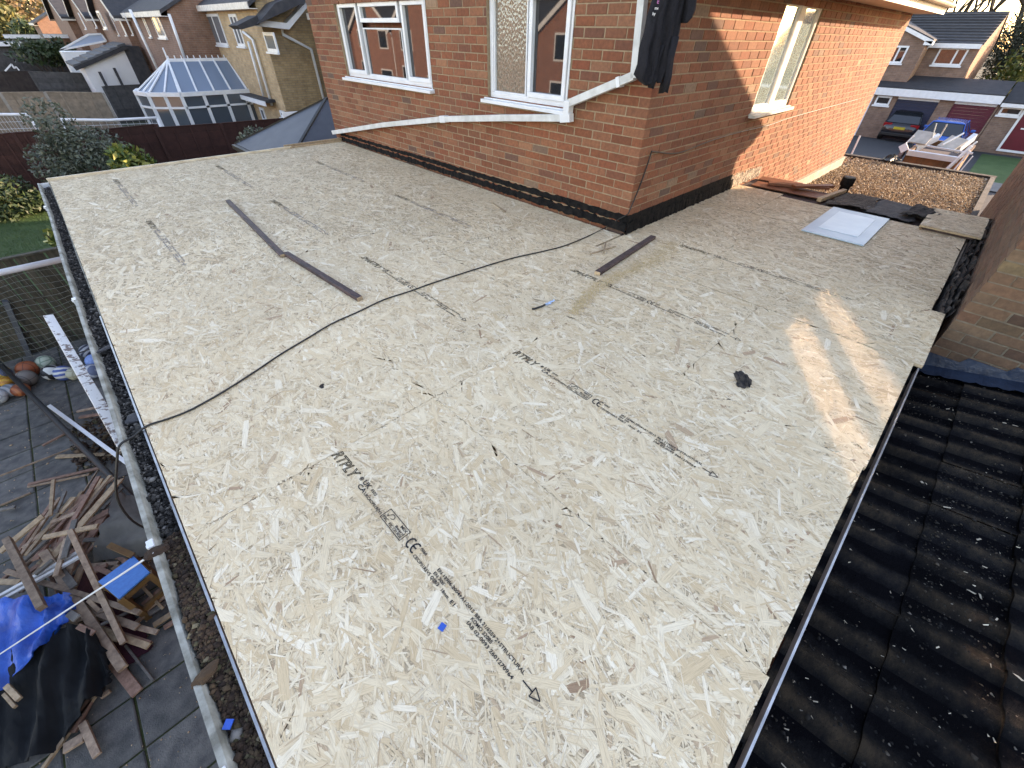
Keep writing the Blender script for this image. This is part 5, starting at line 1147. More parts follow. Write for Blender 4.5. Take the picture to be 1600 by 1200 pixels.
P(MB().tube([wx(203, 15, 1.38), wx(247, 110, 1.38)], .06, 8), 'downpipe', M_UPVC, smooth=True)
hC, L0, P = row_house('brown gabled house fourth along the garden row', 1.1, 10, 41.6, 50, 1.95, 'x', M_BX, M_BY)
for q in ((139, 18, 152, 43), (150, 17, 168, 45)): win_px(hC, L0, 1.1, *q)
hD, L0, P = row_house('brown gabled house fifth along the garden row', .6, 9, 50.1, 60, 1.95, 'x', M_BX, M_BY)
for q in ((122, 20, 135, 45), ): win_px(hD, L0, .6, *q)
hE, L0, P = row_house('last small brick house with pale gable beyond the shed', -.4, 6, 66, 74, 1.6, 'y', M_BX, M_BY, 1.6)
# rendered shed with tiled lean-to roof
sh = thing('rendered_shed', 'white rendered outbuilding with dark tiled mono roof', 'outbuilding', (0, 33, GZ)); L0 = Vector((0, 33, GZ))
def P(b, nm, m, **k): o = b.build(nm, m, sh, **k); o.location = -L0; return o
ysh = 33.; a, c, d = wy(130, 104, ysh), wy(200, 74, ysh), wy(216, 122, ysh)
P(MB().prism([(a.x, ysh, GZ-.1), (d.x, ysh, GZ-.1), (d.x, ysh, c.z), (a.x, ysh, a.z)], (0, 3.4, 0)), 'wall', mat('white_render', (.66, .67, .68), (.60, .61, .63), 2, .9), fixn=True)
b = MB()
for k in range(7):
    f0, f1 = k/7, (k+1)/7; p, q = Vector((a.x-.4, ysh-.15, a.z-.02)), Vector((d.x+.1, ysh-.15, c.z+.12)); A_, B_ = p.lerp(q, f0), p.lerp(q, f1); b.prism([A_, B_+Vector((0, 0, 0)), B_+Vector((0, 0, .06)), A_+Vector((0, 0, .11))], (0, 3.7, 0))
P(b, 'roof', mat('grey_tile', (.10, .105, .115), (.075, .08, .09), 3, .8, rnd=.2), fixn=True)
P(MB().bar((a.x-.4, ysh-.17, a.z-.08), (d.x+.1, ysh-.17, c.z+.02), .03, .16), 'barge_board', M_SLATE); P(MB().box((d.x-.05, ysh-.02, GZ-.1), (d.x+.7, ysh+3.3, c.z+.05)), 'side_wall', M_SLATE)
for (u, v) in ((155, 112), (178, 106)): q = wy(u, v, 32.7); P(MB().box((q.x-.06, 32.66, GZ), (q.x+.06, 32.74, q.z)), 'post', M_SLATE)
gl = thing('glass_lean_to', 'pale blue glazed lean-to roof behind the white shed', 'conservatory', (0, 39, GZ)); L0 = Vector((0, 39, GZ))
pts = [wy(95, 78, 38), wy(138, 54, 38), wy(158, 53, 38), wy(166, 64, 38)]; o = MB().prism([*pts], (0, .05, 0)).build('roof_panel', mat('blue_glazing', (.34, .44, .60), (.30, .40, .56), 2, .3), gl, fixn=True); o.location = -L0
for p, q in zip(pts, pts[1:]+pts[:1]): o = MB().bar(p, q, .08, .08).build('glazing_bar', M_UPVC, gl); o.location = -L0
o = MB().box((pts[0].x, 38.1, GZ), (pts[3].x, 40, pts[0].z-.1)).build('wall', M_UPVC, gl); o.location = -L0
for i, (u0, v0, u1, v1, y, lab) in enumerate([(-30, 70, 33, 73, 52, 'long low shed with white fascia across the far gardens'), (12, 59, 75, 60, 60, 'low flat outbuilding roof with white edge below the trees'), (76, 62, 112, 56, 56, 'brown garage with pale gutter behind the glazed lean-to')]):
    A_, B_ = wy(u0, v0, y), wy(u1, v1, y); t_ = thing('garden_shed', lab, 'shed', (A_.x, y, GZ)); L1 = Vector((A_.x, y, GZ)); zt_ = (A_.z+B_.z)/2
    o = MB().box((A_.x, y, GZ-.1), (B_.x, y+4, zt_)).build('wall', M_BY if i == 2 else M_GREYF, t_); o.location = -L1
    o = MB().box((A_.x-.2, y-.25, zt_+.004), (B_.x+.2, y+4.2, zt_+.2)).build('roof', M_SLATE, t_); o.location = -L1; o = MB().box((A_.x-.2, y-.29, zt_-.02), (B_.x+.2, y-.254, zt_+.22)).build('fascia', M_UPVC, t_); o.location = -L1
# sun lounger-like white frame on a fence top, far left
q = [wy(u, v, 37.5) for u, v in [(8, 111), (18, 100), (22, 107), (25, 104), (30, 110)]]
one('folded_chair', M_UPVC, 'folded white garden chair frame above the brown black fence', 'chair', lambda b: [b.bar(a, c, .06, .06) for a, c in zip(q, q[1:])] and None)
shrub('hedge_bush', 'dark green hedge bush between far fences', 'shrub', 72, 82, 44, (2.2, 1.2, 1.0), L_DARK, 1800, .14, 21)
# distant trees
def tree(u, v, y, rad, m, n, size, label, seed, trunk=True):
    return shrub('tree', label, 'tree', u, v, y, rad, m, n, size, seed, 'trees beyond the gardens', stems=7)
tree(25, 35, 95, (7, 5, 6.5), L_TAN, 3200, .42, 'tan leafless tree mass over the far sheds', 31)
tree(75, 30, 110, (6, 5, 6.0), L_OLV, 3200, .42, 'olive green tree behind the tan one', 32)
tree(100, 45, 100, (4, 4, 4.0), L_TAN, 1800, .38, 'small brownish tree nearest the last gabled houses', 33)
tree(3, 55, 85, (4, 4, 4.5), L_OLV, 2200, .36, 'yellow green bushy tree at the edge of the far sheds', 34)
tree(60, 62, 80, (2.6, 2, 2.4), L_DARK, 1200, .26, 'round dark evergreen tree beside the low outbuilding', 35)
tree(12, 8, 120, (5, 5, 7.0), L_DARK, 2200, .45, 'tall dark evergreen tree rising behind the tan tree', 36)
# dark hipped roof just past the roof edge
hp_ = thing('hipped_conservatory_roof', 'dark slate grey hipped lean-to roof against the house end', 'roof', (-.2, 8, GZ)); L0 = Vector((-.2, 8, GZ))
def P(b, nm, m, **k): o = b.build(nm, m, hp_, **k); o.location = -L0; return o
ap = Vector((.9, 7.6, wx(519, 172, .55).z+.02)); zE = -.42
e1, e2, e3 = Vector((-.95, 6.75, zE)), Vector((-.95, 9.6, zE)), Vector((.9, 6.75, zE)); ap = Vector((.75, 8.2, .42)); ap2 = Vector((3.2, 8.2, .42)); e4 = Vector((3.2, 6.75, zE)); e5 = Vector((3.2, 9.6, zE))
M_SLB = mat('blue_slate', (.070, .080, .100), (.055, .064, .082), 3, .55)
for nm, poly in (('roof_plane', [e1, e4, ap2, ap]), ('roof_plane', [e2, e1, ap]), ('roof_plane', [e5, e2, ap, ap2])): P(MB().prism(poly, (0, 0, -.04)), nm, M_SLB, fixn=True)
for a, c in ((e1, ap), (e2, ap), (ap, ap2)): P(MB().bar(a+Vector((0, 0, .01)), c+Vector((0, 0, .01)), .05, .03), 'ridge_cap', M_BLACK)
P(MB().bar(e1-Vector((.05, 0, .05)), e2-Vector((.05, 0, .05)), .08, .08), 'gutter', M_BLACK); P(MB().box((-.8, 6.85, GZ-.1), (3.2, 9.5, zE-.06)), 'wall', M_YX)
wp_ = thing('patio_door', 'white framed glazed door leaning behind the hipped slate roof', 'door', (0, 12, GZ)); yD = 12.; A_, B_, C_, D_ = wy(421, 178, yD), wy(455, 178, yD), wy(461, 198, yD), wy(430, 210, yD); L0 = Vector((0, 12, GZ))
zb = GZ; x0, x1 = A_.x+.35, B_.x+.45; ztop = A_.z
b = MB()
for q in (((x0, yD, zb), (x0+.12, yD+.06, ztop)), ((x1-.12, yD, zb), (x1, yD+.06, ztop)), ((x0+.12, yD, ztop-.14), (x1-.12, yD+.06, ztop)), ((x0+.12, yD, zb), (x1-.12, yD+.06, zb+.12))): b.box(*q)
o = b.build('frame', M_UPVC, wp_); o.location = -L0; o = MB().box((x0+.12, yD+.02, zb+.12), (x1-.12, yD+.04, ztop-.14)).build('pane', M_GLASS, wp_); o.location = -L0
# ================================================================ street side beyond the gravel roof
def strip(name, x0, x1, y0, y1, dz, m, kind='structure'):
    xs = [x0]+[x for x in (9.5, 13, 18, 24, 31.5) if x0 < x < x1]+[x1]; V = []
    for x in xs: V += [(x, y0, gz(x)-.03+dz), (x, y1, gz(x)-.03+dz)]
    return tag(MB().add(V, [(2*i, 2*i+2, 2*i+3, 2*i+1) for i in range(len(xs)-1)]).build(name, m), kind=kind)
strip('road', 10.2, 34, -60, 60, .012, M_ASPH)
strip('front_lawn', 22.5, 30.6, -7.5, -2.05, .03, mat('verge_green', (.035, .085, .02), (.055, .11, .03), 2, .95, .5, 80))
strip('pavement', 20.4, 22.4, -40, 40, .05, M_PAVE)
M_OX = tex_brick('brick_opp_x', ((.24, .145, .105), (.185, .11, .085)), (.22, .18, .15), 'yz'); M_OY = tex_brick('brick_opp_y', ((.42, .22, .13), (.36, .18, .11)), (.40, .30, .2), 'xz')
XF, XG = 33.5, 31.5
op = thing('opposite_house', 'brown brick house across the street with tiled roof and one lit gable end', 'house', (37, 3, GZ-.4)); OL = Vector((37, 3, GZ-.4))
def opart(b, nm, m, par=None, **k):
    o = b.build(nm, m, par or op, **k); o.location = -OL if par is None else (0, 0, 0); return o
yR = wx(1535, 71, XF).y; yL = 9.; ze = wx(1500, 68, XF).z; zr = wx(1545, 21, XF+3.6).z; XB = XF+7.2; gb = GZ-.6
opart(MB().add([(XF, yR, gb), (XF, yL, gb), (XF, yL, ze), (XF, yR, ze)], [(0, 3, 2, 1)]), 'front_wall', M_OX)
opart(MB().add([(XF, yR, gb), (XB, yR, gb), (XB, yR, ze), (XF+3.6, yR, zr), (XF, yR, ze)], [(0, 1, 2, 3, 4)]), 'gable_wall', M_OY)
opart(MB().box((XF+.02, yR+.02, gb), (XB, yL, ze-.02)), 'back_wall', M_OX)
M_RT = mat('dark_interlock_tile', (.028, .030, .036), (.045, .045, .05), 4, .75, .3, 30, rnd=.25)
n = 11
b = MB()
for k in range(n):
    f0, f1 = k/n, (k+1)/n; p0 = Vector((XF-.25+(3.85)*f0, 0, ze-.05+(zr-ze+.08)*f0)); p1 = Vector((XF-.25+3.85*f1, 0, ze-.05+(zr-ze+.08)*f1))
    b = MB().prism([(p0.x, yR-.06, p0.z), (p1.x, yR-.06, p1.z-.03), (p1.x, yR-.06, p1.z+.02), (p0.x, yR-.06, p0.z+.09)], (0, yL-yR, 0)); opart(b, 'tile_course', M_RT, fixn=True)
opart(MB().prism([(XF+3.6, yR-.06, zr), (XB+.25, yR-.06, ze-.05), (XB+.25, yR-.06, ze+.04), (XF+3.6, yR-.06, zr+.09)], (0, yL-yR, 0)), 'rear_roof', M_RT, fixn=True)
opart(MB().box((XF-.30, yR, ze-.20), (XF-.262, yL, ze-.0)), 'fascia', M_UPVC)
def win2(par, x, u0, v0, u1, v1, glass, bars, nm='window', fr=.08):
    a, c = wx(u0, v0, x), wx(u1, v1, x); y0, y1 = sorted((a.y, c.y)); z0, z1 = sorted((a.z, c.z)); b = MB()
    for q in ((y0, y1, z0, z0+fr), (y0, y1, z1-fr, z1), (y0, y0+fr, z0+fr, z1-fr), (y1-fr, y1, z0+fr, z1-fr)): b.box((x-.05, q[0], q[2]), (x+.02, q[1], q[3]))
    for f in bars: ym = y0+(y1-y0)*f; b.box((x-.046, ym-fr/2, z0+fr), (x+.018, ym+fr/2, z1-fr))
    w_ = b.build(nm, M_UPVC, par); w_.location = -OL; MB().box((x-.02, y0+fr, z0+fr), (x-.008, y1-fr, z1-fr)).build('pane', glass, w_); MB().box((x-.11, y0-.06, z0-.08), (x, y1+.06, z0-.004)).build('sill', M_UPVC, w_)
    return w_
win2(op, XF, 1470, 74, 1500, 103, M_GLASS, (.36,))
XW = 32.2                                              # front wing with its own gable
wL = wx(1408, 60, XW).y; wR = wx(1452, 60, XW).y; zeW = wx(1452, 61, XW).z; apW = Vector((XW, wR+3.1, zeW+1.15))
opart(MB().add([(XW, wR, gb), (XW, wR+6.2, gb), (XW, wR+6.2, zeW), apW, (XW, wR, zeW)], [(0, 4, 3, 2, 1)]), 'wing_wall', M_OX)
opart(MB().add([(XW, wR, gb), (XF+2, wR, gb), (XF+2, wR, zeW), (XW, wR, zeW)], [(0, 1, 2, 3)]), 'wing_wall', M_OY)
opart(MB().prism([(XW-.2, wR-.25, zeW-.10), (XW-.2, apW.y, apW.z+.02), (XW-.2, apW.y, apW.z+.12), (XW-.2, wR-.25, zeW+.0)], (4.5, 0, 0)).prism([(XW-.2, wR+6.45, zeW-.10), (XW-.2, apW.y, apW.z+.02), (XW-.2, apW.y, apW.z+.12), (XW-.2, wR+6.45, zeW+.0)], (4.5, 0, 0)), 'wing_roof', M_RT, fixn=True)
opart(MB().prism([(XW-.24, wR-.25, zeW-.22), (XW-.24, apW.y, apW.z-.10), (XW-.24, apW.y, apW.z+.06), (XW-.24, wR-.25, zeW-.05)], (.03, 0, 0)).box((XW-.24, wR-.28, zeW-.25), (XW+.3, wR+.1, zeW-.08)), 'barge_board', M_UPVC, fixn=True)
win2(op, XW, 1395, 71, 1408, 99, M_GLASS, (.5,))
dpp = [wx(1455, 66, XW-.1), wx(1448, 76, XF-.1), wx(1425, 108, XF-.1), wx(1410, 138, XF-.2)]
opart(MB().tube(dpp, .06, 8), 'downpipe', M_UPVC, smooth=True)
# garages
zf0 = wx(1400, 150, XG-.2).z; zf1 = wx(1400, 138, XG-.2).z
gL = wx(1360, 146, XG-.2).y; gR = wx(1565, 160, XG-.2).y
gar = thing('garage_pair', 'pair of garages with one navy and one crimson door under white fascia', 'garage', (XG, 1, gz(XG))); GLo = Vector((XG, 1, gz(XG)))
def gapart(b, nm, m, par=None, **k):
    o = b.build(nm, m, par or gar, **k); o.location = -GLo if par is None else (0, 0, 0); return o
d1 = (wx(1404, 152, XG).y, wx(1468, 158, XG).y); d2 = (wx(1492, 160, XG).y, wx(1555, 170, XG).y); zh = wx(1430, 157, XG).z; zg = gz(XG)-.03
gapart(MB().box((XG, gR, zg), (XF-.02, d2[1]-.01, zh+.25)), 'pier', M_OX); gapart(MB().box((XG, d2[0]+.01, zg), (XF-.02, d1[1]-.01, zh+.25)), 'pier', M_OX); gapart(MB().box((XG, d1[0]+.01, zg), (XF-.02, gL, zh+.25)), 'pier', M_OX)
gapart(MB().box((XG+.01, d2[1]-.01, zh+.16), (XF-.1, d1[0]+.01, zh+.25)), 'lintel', M_OX)
for (dd, m_, lab) in ((d1, mat('navy_door', (.014, .022, .055), (.012, .019, .048), 3, .5), 'navy'), (d2, mat('crimson_door', (.105, .008, .022), (.085, .007, .018), 3, .5), 'crimson')):
    dr = link('garage_door', None, gar); dr['label'] = lab+' ribbed garage door'
    for k in range(14):
        z0 = zg+(zh-zg)*k/14; o = MB().box((XG+.05+(.012 if k % 2 else 0), dd[1], z0+.006), (XG+.09, dd[0], z0+(zh-zg)/14)).build('door_slat', m_, dr); o.location = -GLo
    o = MB().box((XG+.02, dd[1], zh+.002), (XG+.08, dd[0], zh+.16)).build('door_head', M_UPVC, dr); o.location = -GLo
gapart(MB().box((XG-.28, gR, zf0), (XG-.25, gL, zf1)), 'fascia', M_UPVC)
gapart(MB().prism([(XG-.26, gR, zf1-.02), (XF-.03, gR, zf1+.45), (XF-.03, gR, zf1+.52), (XG-.26, gR, zf1+.05)], (0, gL-gR, 0)), 'roof', M_RT, fixn=True)
o = win2(gar, XG, 1372, 149, 1388, 165, M_GLASS, ()); o.location = -GLo
dA, dB = wx(1352, 150, XG).y, wx(1366, 150, XG).y
gapart(MB().box((XG-.02, dB, zg), (XG+.04, dB+.9, zg+2.05)), 'door_frame', M_UPVC)
# house on the right with crimson door
oh = thing('crimson_door_house', 'brown brick house with crimson front door and tiled canopy roof', 'house', (XG, -4, gz(XG))); HLo = Vector((XG, -4, gz(XG)))
def ohp(b, nm, m, par=None): o = b.build(nm, m, par or oh, fixn=True); o.location = -HLo if par is None else (0, 0, 0); return o
ohp(MB().box((XG+.05, -11, zg), (XG+2, gR-.02, zf0+.1)), 'front_wall', M_OX); ohp(MB().box((XG+1.9, -11, zg), (XG+8, gR-.9, 1.55)), 'wall', M_OX)
ohp(MB().prism([(XG-.3, -11, zf0+.02), (XG+1.9, -11, zf0+.75), (XG+1.9, -11, zf0+.85), (XG-.3, -11, zf0+.12)], (0, 11+gR-.05, 0)), 'canopy_roof', M_RT); ohp(MB().box((XG-.32, -11, zf0-.08), (XG-.29, gR-.05, zf0+.07)), 'fascia', M_UPVC)
ohp(MB().prism([(XG+1.6, -11, 1.5), (XG+5, -11, 3.0), (XG+8.3, -11, 1.5)], (0, 11+gR-.8, 0)), 'roof', M_RT)
o = win2(oh, XG+.05, 1567, 166, 1592, 182, M_GLASS, ()); o.location = -HLo
ya, yb = wx(1562, 232, XG).y, wx(1604, 236, XG).y; zd = zg+.15
dr = ohp(MB().box((XG-.02, yb-.1, zd), (XG+.06, yb+.0, zd+2.1)).box((XG-.02, ya, zd), (XG+.06, ya+.1, zd+2.1)).box((XG-.02, yb, zd), (XG+.06, ya, zd+.1)).box((XG-.02, yb, zd+2.0), (XG+.06, ya, zd+2.1)), 'door_frame', M_UPVC)
ohp(MB().box((XG+.0, yb, zd+.1), (XG+.04, ya, zd+2.0)), 'front_door', mat('crimson_paint', (.13, .008, .02), (.11, .007, .017), 3, .4)); ohp(MB().box((XG-.012, yb+.25, zd+1.0), (XG, ya-.25, zd+1.06)), 'letter_plate', M_UPVC)
# cars ------------------------------------------------------------------------------------------------
def car(label, loc, rz, paint, L=4.2, W=1.78, H=1.45, hatch=True, estate=False):
    t_ = thing('parked_car', label, 'car', loc, 'cars on the garage drive', rz)
    # local x forward, rear at -L/2
    st = [(-.50, .42, .60, .80), (-.485, .30, .92, .88), (-.44, .22, .97, .93), (-.30, .20, .98, .97), (-.1, .20, .97, 1.), (.12, .20, .95, 1.), (.26, .20, .93, .98), (.42, .22, .84, .92), (.48, .28, .74, .84), (.50, .38, .60, .74)]
    b = MB(); n = 10
    for fx, zb, zt_, wf in st:
        w2 = W/2*wf; zm = (zb+zt_)/2
        for y, z in ((-w2*.86, zb), (-w2, zb+.10), (-w2, zm), (-w2*.985, zt_-.08), (-w2*.93, zt_), (w2*.93, zt_), (w2*.985, zt_-.08), (w2, zm), (w2, zb+.10), (w2*.86, zb)): b.v.append((fx*L, y, z))
    m = len(st)
    for i in range(m-1):
        for k in range(n): b.f.append((i*n+k, (i+1)*n+k, (i+1)*n+(k+1) % n, i*n+(k+1) % n))
    b.f.append(tuple(range(n))); b.f.append(tuple(reversed(range((m-1)*n, m*n))))
    o = b.build('body', paint, t_, True, fixn=True); md = o.modifiers.new('s', 'SUBSURF'); md.levels = md.render_levels = 2
    # cabin: dark glass house with painted roof and pillars
    g = MB(); low = [(-.455*L, .80), (.20*L, .84)]; top = [(-.33*L, .60), (.04*L, .62)]; wl, wt = W/2*.90, W/2*.68; zl, zt_ = .94, H-.02
    xl0, xl1, xt0, xt1 = -.465*L, .25*L, -.34*L, .05*L
    g.add([(xl0, -wl, zl), (xl1, -wl, zl), (xl1, wl, zl), (xl0, wl, zl), (xt0, -wt, zt_), (xt1, -wt, zt_), (xt1, wt, zt_), (xt0, wt, zt_)], [(0, 1, 5, 4), (1, 2, 6, 5), (2, 3, 7, 6), (3, 0, 4, 7), (4, 5, 6, 7)])
    o = g.build('windows', M_GLASS, t_, bevel=.05, fixn=True)
    r = MB().add([(xt0-.05, -wt-.03, zt_-.015), (xt1+.06, -wt-.03, zt_-.015), (xt1+.06, wt+.03, zt_-.015), (xt0-.05, wt+.03, zt_-.015), (xt0+.05, -wt*.8, zt_+.05), (xt1-.1, -wt*.8, zt_+.05), (xt1-.1, wt*.8, zt_+.05), (xt0+.05, wt*.8, zt_+.05)], [(3, 2, 1, 0), (0, 1, 5, 4), (1, 2, 6, 5), (2, 3, 7, 6), (3, 0, 4, 7), (4, 5, 6, 7)])
    r.build('roof', paint, t_, bevel=.02)
    for s in (-1, 1):
        p = MB()
        for a, c in (((xl0, zl), (xt0, zt_)), ((xl1, zl), (xt1, zt_)), ((-.08*L, zl), (-.10*L, zt_))): p.bar((a[0], s*(wl+.004), a[1]), (c[0], s*(wt+.004), c[1]), .09, .03, (0, s, .3))
        p.build('pillar', paint, t_)
        MB().obox((.16*L, s*(W/2+.07), .98), ((1, 0, 0), (0, 1, 0), (0, 0, 1)), (.06, .09, .06)).build('mirror', paint, t_, bevel=.02)
        MB().obox((-.472*L, s*W/2*.70, .82), ((1, 0, 0), (0, 1, 0), (0, 0, 1)), (.055, .20, .085)).build('tail_light', mat('tail_red_'+label[:4]+str(s), (.35, .01, .012), (.25, .008, .01), 9, .2), t_, bevel=.02)
        for fx in (-.31, .31):
            wh = MB().tube([(fx*L, s*(W/2-.20), .31), (fx*L, s*(W/2-.01), .31)], .31, 20).build('wheel', M_BLACK, t_); MB().tube([(fx*L, s*(W/2-.02), .31), (fx*L, s*(W/2+.004), .31)], .19, 14).build('rim', M_ALU, wh)
    MB().obox((-.503*L, 0, .70), ((1, 0, 0), (0, 1, 0), (0, 0, 1)), (.012, .26, .06)).build('number_plate', mat('plate_yellow', (.55, .42, .04), (.5, .38, .03), 3, .4), t_)
    MB().box((-.505*L, -W/2*.82, .30), (-.48*L, W/2*.82, .46)).build('bumper', M_BLACK, t_, bevel=.03)
    return t_
def paint(name, c): return NT(name).set(Base_Color=(*c, 1), Roughness=.25, Metallic=.35, Coat_Weight=.6, Coat_Roughness=.05).m
q = gpg(1388, 221); car('black hatchback with yellow plate parked before the navy garage door', (q.x+2.25, q.y-.15, gz(q.x+2)-.03), 0, paint('black_paint', (.018, .018, .022)))
q2 = gpg(1472, 214); car('bright blue car parked before the crimson garage door', (29.2, wx(1480, 200, 29.2).y-.05, gz(29.2)-.03), 0, paint('blue_paint', (.02, .13, .50)), 4.1)
# skip heaped with white boards ---------------------------------------------------------------------------
M_PAVE2 = mat('pale_grey_panel', (.50, .47, .42), (.36, .34, .30), 5, .8)
XS = 16.0; sk = thing('waste_skip', 'rusty brown skip heaped with white boards beyond the gravel roof', 'skip', (XS+1.5, -.9, gz(XS))); SL = Vector((XS+1.5, -.9, gz(XS)))
ys0, ys1 = wx(1418, 240, XS).y, wx(1495, 262, XS).y; zs0, zs1 = gz(XS)-.03, wx(1450, 242, XS).z
M_SKIP = mat('rusty_skip', (.20, .075, .025), (.10, .05, .02), 4, .7, .3, 20)
def skp(b, nm, m, **k): o = b.build(nm, m, sk, **k); o.location = -SL
for p_, q_ in (((XS, ys1), (XS, ys0)), ((XS, ys0), (XS+3, ys0)), ((XS+3, ys0), (XS+3, ys1)), ((XS+3, ys1), (XS, ys1))):
    skp(MB().bar((*p_, (zs0+zs1)/2), (*q_, (zs0+zs1)/2), .05, zs1-zs0), 'side', M_SKIP); skp(MB().bar((*p_, zs1+.01), (*q_, zs1+.01), .10, .08), 'rim', M_SKIP)
for f in (.3, .7): y_ = ys1+(ys0-ys1)*f; skp(MB().box((XS-.07, y_-.04, zs0), (XS-.026, y_+.04, zs1-.04)), 'rib', M_SKIP)
skp(MB().box((XS+.04, ys1+.04, zs0+.05), (XS+2.96, ys0-.04, zs1-.15)), 'load_bed', M_WOODD)
G2 = 'white boards and frames piled in the skip'
WB_ = [((1418, 238), (1498, 250), .16, 'broad white fascia board along the near rim of the skip'), ((1448, 228), (1520, 240), .05, 'thin white strip lying above the broad fascia board'), ((1430, 232), (1466, 214), .22, 'wide cream board slanting over the left of the skip load'), ((1496, 234), (1522, 214), .24, 'wide white board slanting over the right of the skip load'), ((1473, 226), (1506, 208), .05, 'white trim resting behind the right slanting board'),
       ((1416, 224), (1428, 212), .05, 'short white trim at the left back of the load'), ((1512, 233), (1527, 221), .05, 'narrow white strip sticking out past the right boards'), ((1480, 264), (1518, 228), .10, 'long white upright leaning at the right of the skip'), ((1490, 266), (1516, 236), .09, 'second white upright beside the long leaning one'), ((1500, 268), (1520, 244), .06, 'broken white upright end behind the leaning pair')]
for i, (a, c, wd, lab) in enumerate(WB_):
    xx = XS-.12 if i in (0, 7, 8, 9) else XS+.5+.25*(i % 4); p_, q_ = wx(*a, xx), wx(*c, xx+(.5 if i in (2, 3, 4) else 0))
    one('white_board', M_UPVC, lab, 'board', lambda b: b.bar(p_, q_, wd*.5 if i else .05, wd, (-.4, 0, 1)), G2)
for i, (a, c, m_, lab) in enumerate([((1432, 224), (1448, 206), M_PAVE2, 'grey shuttered panel lying on the left of the load'), ((1476, 232), (1500, 216), M_PAVE2, 'grey panel lying between the white slanting boards'), ((1400, 252), (1414, 234), M_WOODD, 'dark glazed frame stacked against the skip side')]):
    xx = XS+.9 if i < 2 else XS-.2; p_, q_ = wx(*a, xx), wx(*c, xx+.4); one('stacked_panel', m_, lab, 'panel', lambda b: b.bar(p_, q_, .5 if i < 2 else .1, .05 if i < 2 else .35, (-.3, 0, 1)), G2)
one('window_sash', M_UPVC, 'small glazed white sash propped left of the skip', 'sash', lambda b: b.bar(wx(1406, 234, XS-.3), wx(1418, 228, XS-.3), .05, .22))
one('scrap_pipes', M_ALU, 'two thin pale pipes sticking up from the load before the blue car', 'pipes', lambda b: (b.tube([wx(1456, 216, XS+1), wx(1463, 193, XS+1)], .02, 6), b.tube([wx(1468, 215, XS+1), wx(1480, 194, XS+1)], .02, 6)))
crumple('plastic_bag', Vector((*wx(1392, 249, 10.02).xy, GRZ+.06)), .17, M_BLACK, 'black crumpled plastic by the gravel roof kerb', 'bag', 22, (1, .8, .9))
q = gpg(1338, 236); one('white_post', M_UPVC, 'thin white post standing on the drive beside the sunlit house', 'post', lambda b: b.tube([(12.6, wx(1333, 242, 12.6).y, gz(12.6)-.03), (12.6, wx(1344, 212, 12.6).y, wx(1344, 212, 12.6).z)], .022, 6))
# trees behind the street houses --------------------------------------------------------------------------
L_IVY = leaf_mat('leaf_ivy', [(0, (.014, .020, .010)), (.5, (.03, .038, .02)), (.9, (.055, .06, .035)), (1, (.13, .13, .085))])
def bigtree(x, y, z, rad, m, n, size, label, seed):
    t_ = thing('tree', label, 'tree', (x, y, gz(x)), 'trees behind the street'); V, F = leaves(n, (0, 0, z-gz(x)), rad, size, .3, seed, 16); np_mesh('crown', V, F, m, t_)
    b = MB(); rr = random.Random(seed); h_ = z-gz(x); b.tube([(0, 0, -.1), (.1, 0, h_*.5), (0, .1, h_)], [.35, .26, .12], 8)
    for i in range(10):
        a = rr.uniform(0, 6.28); zz = h_*rr.uniform(.4, .9); b.tube([(0, 0, zz), (math.cos(a)*rad[0]*.5, math.sin(a)*rad[1]*.5, zz+rad[2]*.3), (math.cos(a)*rad[0]*.85, math.sin(a)*rad[1]*.85, zz+rad[2]*.5)], [.12, .07, .03], 6)
    b.build('trunk', M_BARK, t_)
q = wx(1575, 85, 42); bigtree(44, q.y-1.0, q.z+.3, (2.2, 3.0, 3.6), L_IVY, 26000, .075, 'dense ivy clad tree beside the lit gable end', 51)
q = wx(1560, 130, 38.5); bigtree(40, q.y-.6, -.2, (1.5, 1.8, 1.6), L_VAR, 1200, .13, 'pale leaved bush at the foot of the ivy tree', 52)
q = wx(1596, 60, 48); bigtree(50, q.y-2, q.z+2, (4, 4, 6), L_IVY, 12000, .12, 'tall greyish tree behind the ivy tree', 53)
def bare(x, y, h_, label, seed, spread=.5):
    t_ = thing('tree', label, 'tree', (x, y, gz(x)), 'trees behind the street'); rr = random.Random(seed); tr = MB(); tw = MB()
    def grow(p, d, r, L, k, b):
        q_ = p+d*L; b.tube([p, p.lerp(q_, .5)+Vector((rr.uniform(-.06, .06), rr.uniform(-.06, .06), 0))*L, q_], [r, r*.85, r*.7], 5 if k > 2 else 4, False)
        if k == 0: return
        for _ in range(3 if k > 1 else 4):
            nd = (d+Vector((rr.uniform(-1, 1), rr.uniform(-1, 1), rr.uniform(-.25, .7)))*spread*1.3).normalized(); grow(q_, nd, r*.62, L*rr.uniform(.6, .85), k-1, tw)
    grow(Vector((0, 0, -.1)), Vector((0, 0, 1)), h_*.03, h_*.36, 5, tr)
    tr.build('trunk', M_BARK, t_); tw.build('crown', M_BARK, t_)
q = wx(1540, 10, 60); bare(60, q.y, 11, 'bare branching tree rising over the tiled roof', 61)
q = wx(1500, 10, 66); bare(66, q.y+1, 10, 'slim bare tree showing between roof and gutter end', 62)
q = wx(1580, 5, 64); bare(64, q.y-2, 12, 'spreading bare tree behind the ivy clad tree', 63)
shrub('shrub', 'small dark shrub beside the crimson front door', 'shrub', 1548, 222, wx(1548, 222, 30.9).y, (.4, .5, .45), L_DARK, 500, .08, 71, base=gz(30)) if False else None
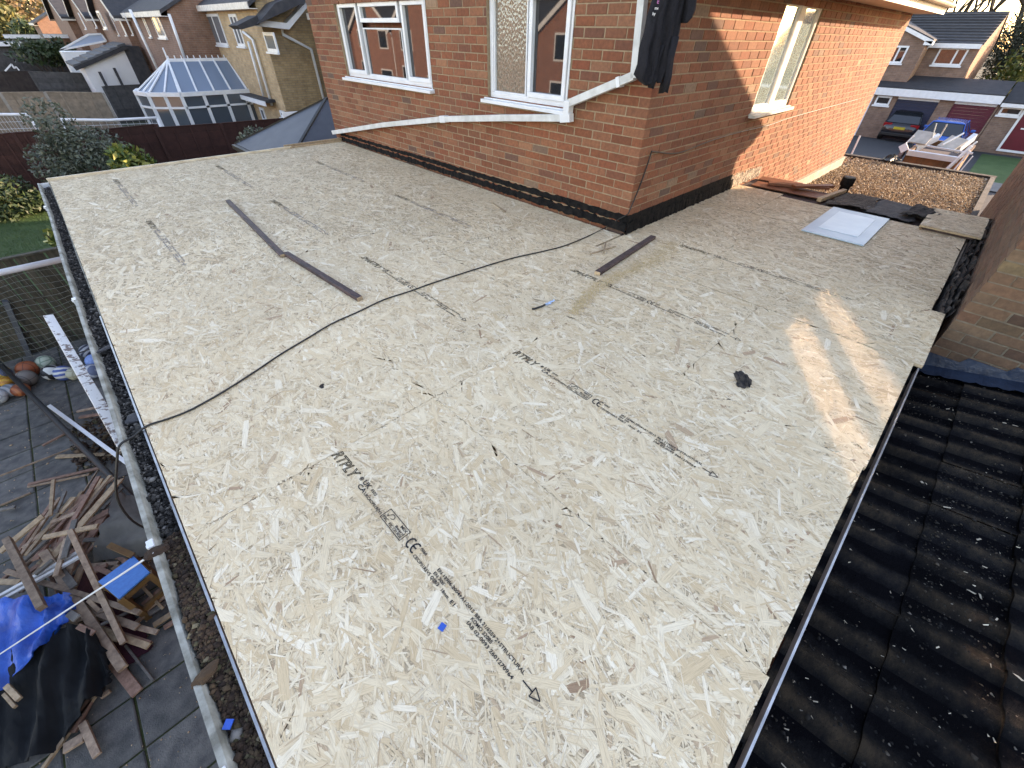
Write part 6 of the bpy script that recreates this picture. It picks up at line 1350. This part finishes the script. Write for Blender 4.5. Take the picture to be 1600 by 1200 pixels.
# ================================================================ houses behind the camera, seen mirrored in the windows
def mirror_house(label, x1, y0, y1, eave, seed):
    L0 = Vector((x1-4, (y0+y1)/2, GZ)); t_ = thing('rear_neighbour_house', label, 'house', L0)
    def P(b, nm, m, **k): o = b.build(nm, m, t_, **k); o.location = -L0; return o
    ym = (y0+y1)/2; P(MB().prism([(x1, y0, GZ-.1), (x1, y1, GZ-.1), (x1, y1, eave), (x1, ym, eave+2.2), (x1, y0, eave)], (-8, 0, 0)), 'wall', M_BRX, fixn=True)
    b = MB(); b2 = MB()
    for s in (-1, 1):
        ye = ym+s*((y1-y0)/2+.3); b.prism([(x1+.25, ye, eave-.15), (x1+.25, ym, eave+2.25), (x1+.25, ym, eave+2.37), (x1+.25, ye, eave-.03)], (-8.5, 0, 0)); b2.prism([(x1+.28, ye, eave-.33), (x1+.28, ym, eave+2.05), (x1+.28, ym, eave+2.27), (x1+.28, ye, eave-.1)], (-.03, 0, 0))
    P(b, 'roof', M_SLATE, fixn=True); P(b2, 'barge_board', M_UPVC, fixn=True)
    for (yy, zz, w_, h_) in ((ym-1.6, .5, 1.2, 1.1), (ym+1.4, .5, 1.4, 1.1), (ym-1.5, -2.0, 1.6, 1.3), (ym+1.5, -2.3, 1.5, 2.0)):
        w0 = P(MB().box((x1, yy-w_/2, zz), (x1+.04, yy+w_/2, zz+h_)), 'window', M_UPVC); MB().box((x1+.042, yy-w_/2+.08, zz+.08), (x1+.05, yy+w_/2-.08, zz+h_-.08)).build('pane', M_GLASS, w0)
    P(MB().tube([(x1+.08, y0+.15, eave-.3), (x1+.08, y0+.15, GZ)], .05, 8), 'downpipe', M_UPVC)
mirror_house('sunlit brick gabled house facing the garden, mirrored in the casement by the downpipe', -16, 10, 16.5, 1.6, 1); mirror_house('second sunlit gabled house mirrored in the casement by the downpipe', -16.6, 17.2, 23.5, 1.5, 2); mirror_house('third sunlit gabled house mirrored in the wide window', -16, 24.2, 30.5, 1.6, 3); mirror_house('fourth sunlit gabled house mirrored in the wide window', -16.6, 31.2, 37.5, 1.5, 4); mirror_house('fifth sunlit gabled house mirrored in the wide window', -16, 38.2, 45, 1.6, 4)
one('timber_screen', M_WOODP, 'pale boarded garden screen mirrored low in the wide window', 'fence', lambda b: b.box((-11.06, 12, GZ-.03), (-11, 40, GZ+1.5)))
# house in the row hidden behind ours; it shades the fence and the yellow end wall
row_house('unseen next brick house along the row behind the windowed wall', 5.0, 12, 9.5, 17.2, 2.0, 'y', M_BX, M_BY, 2.6)
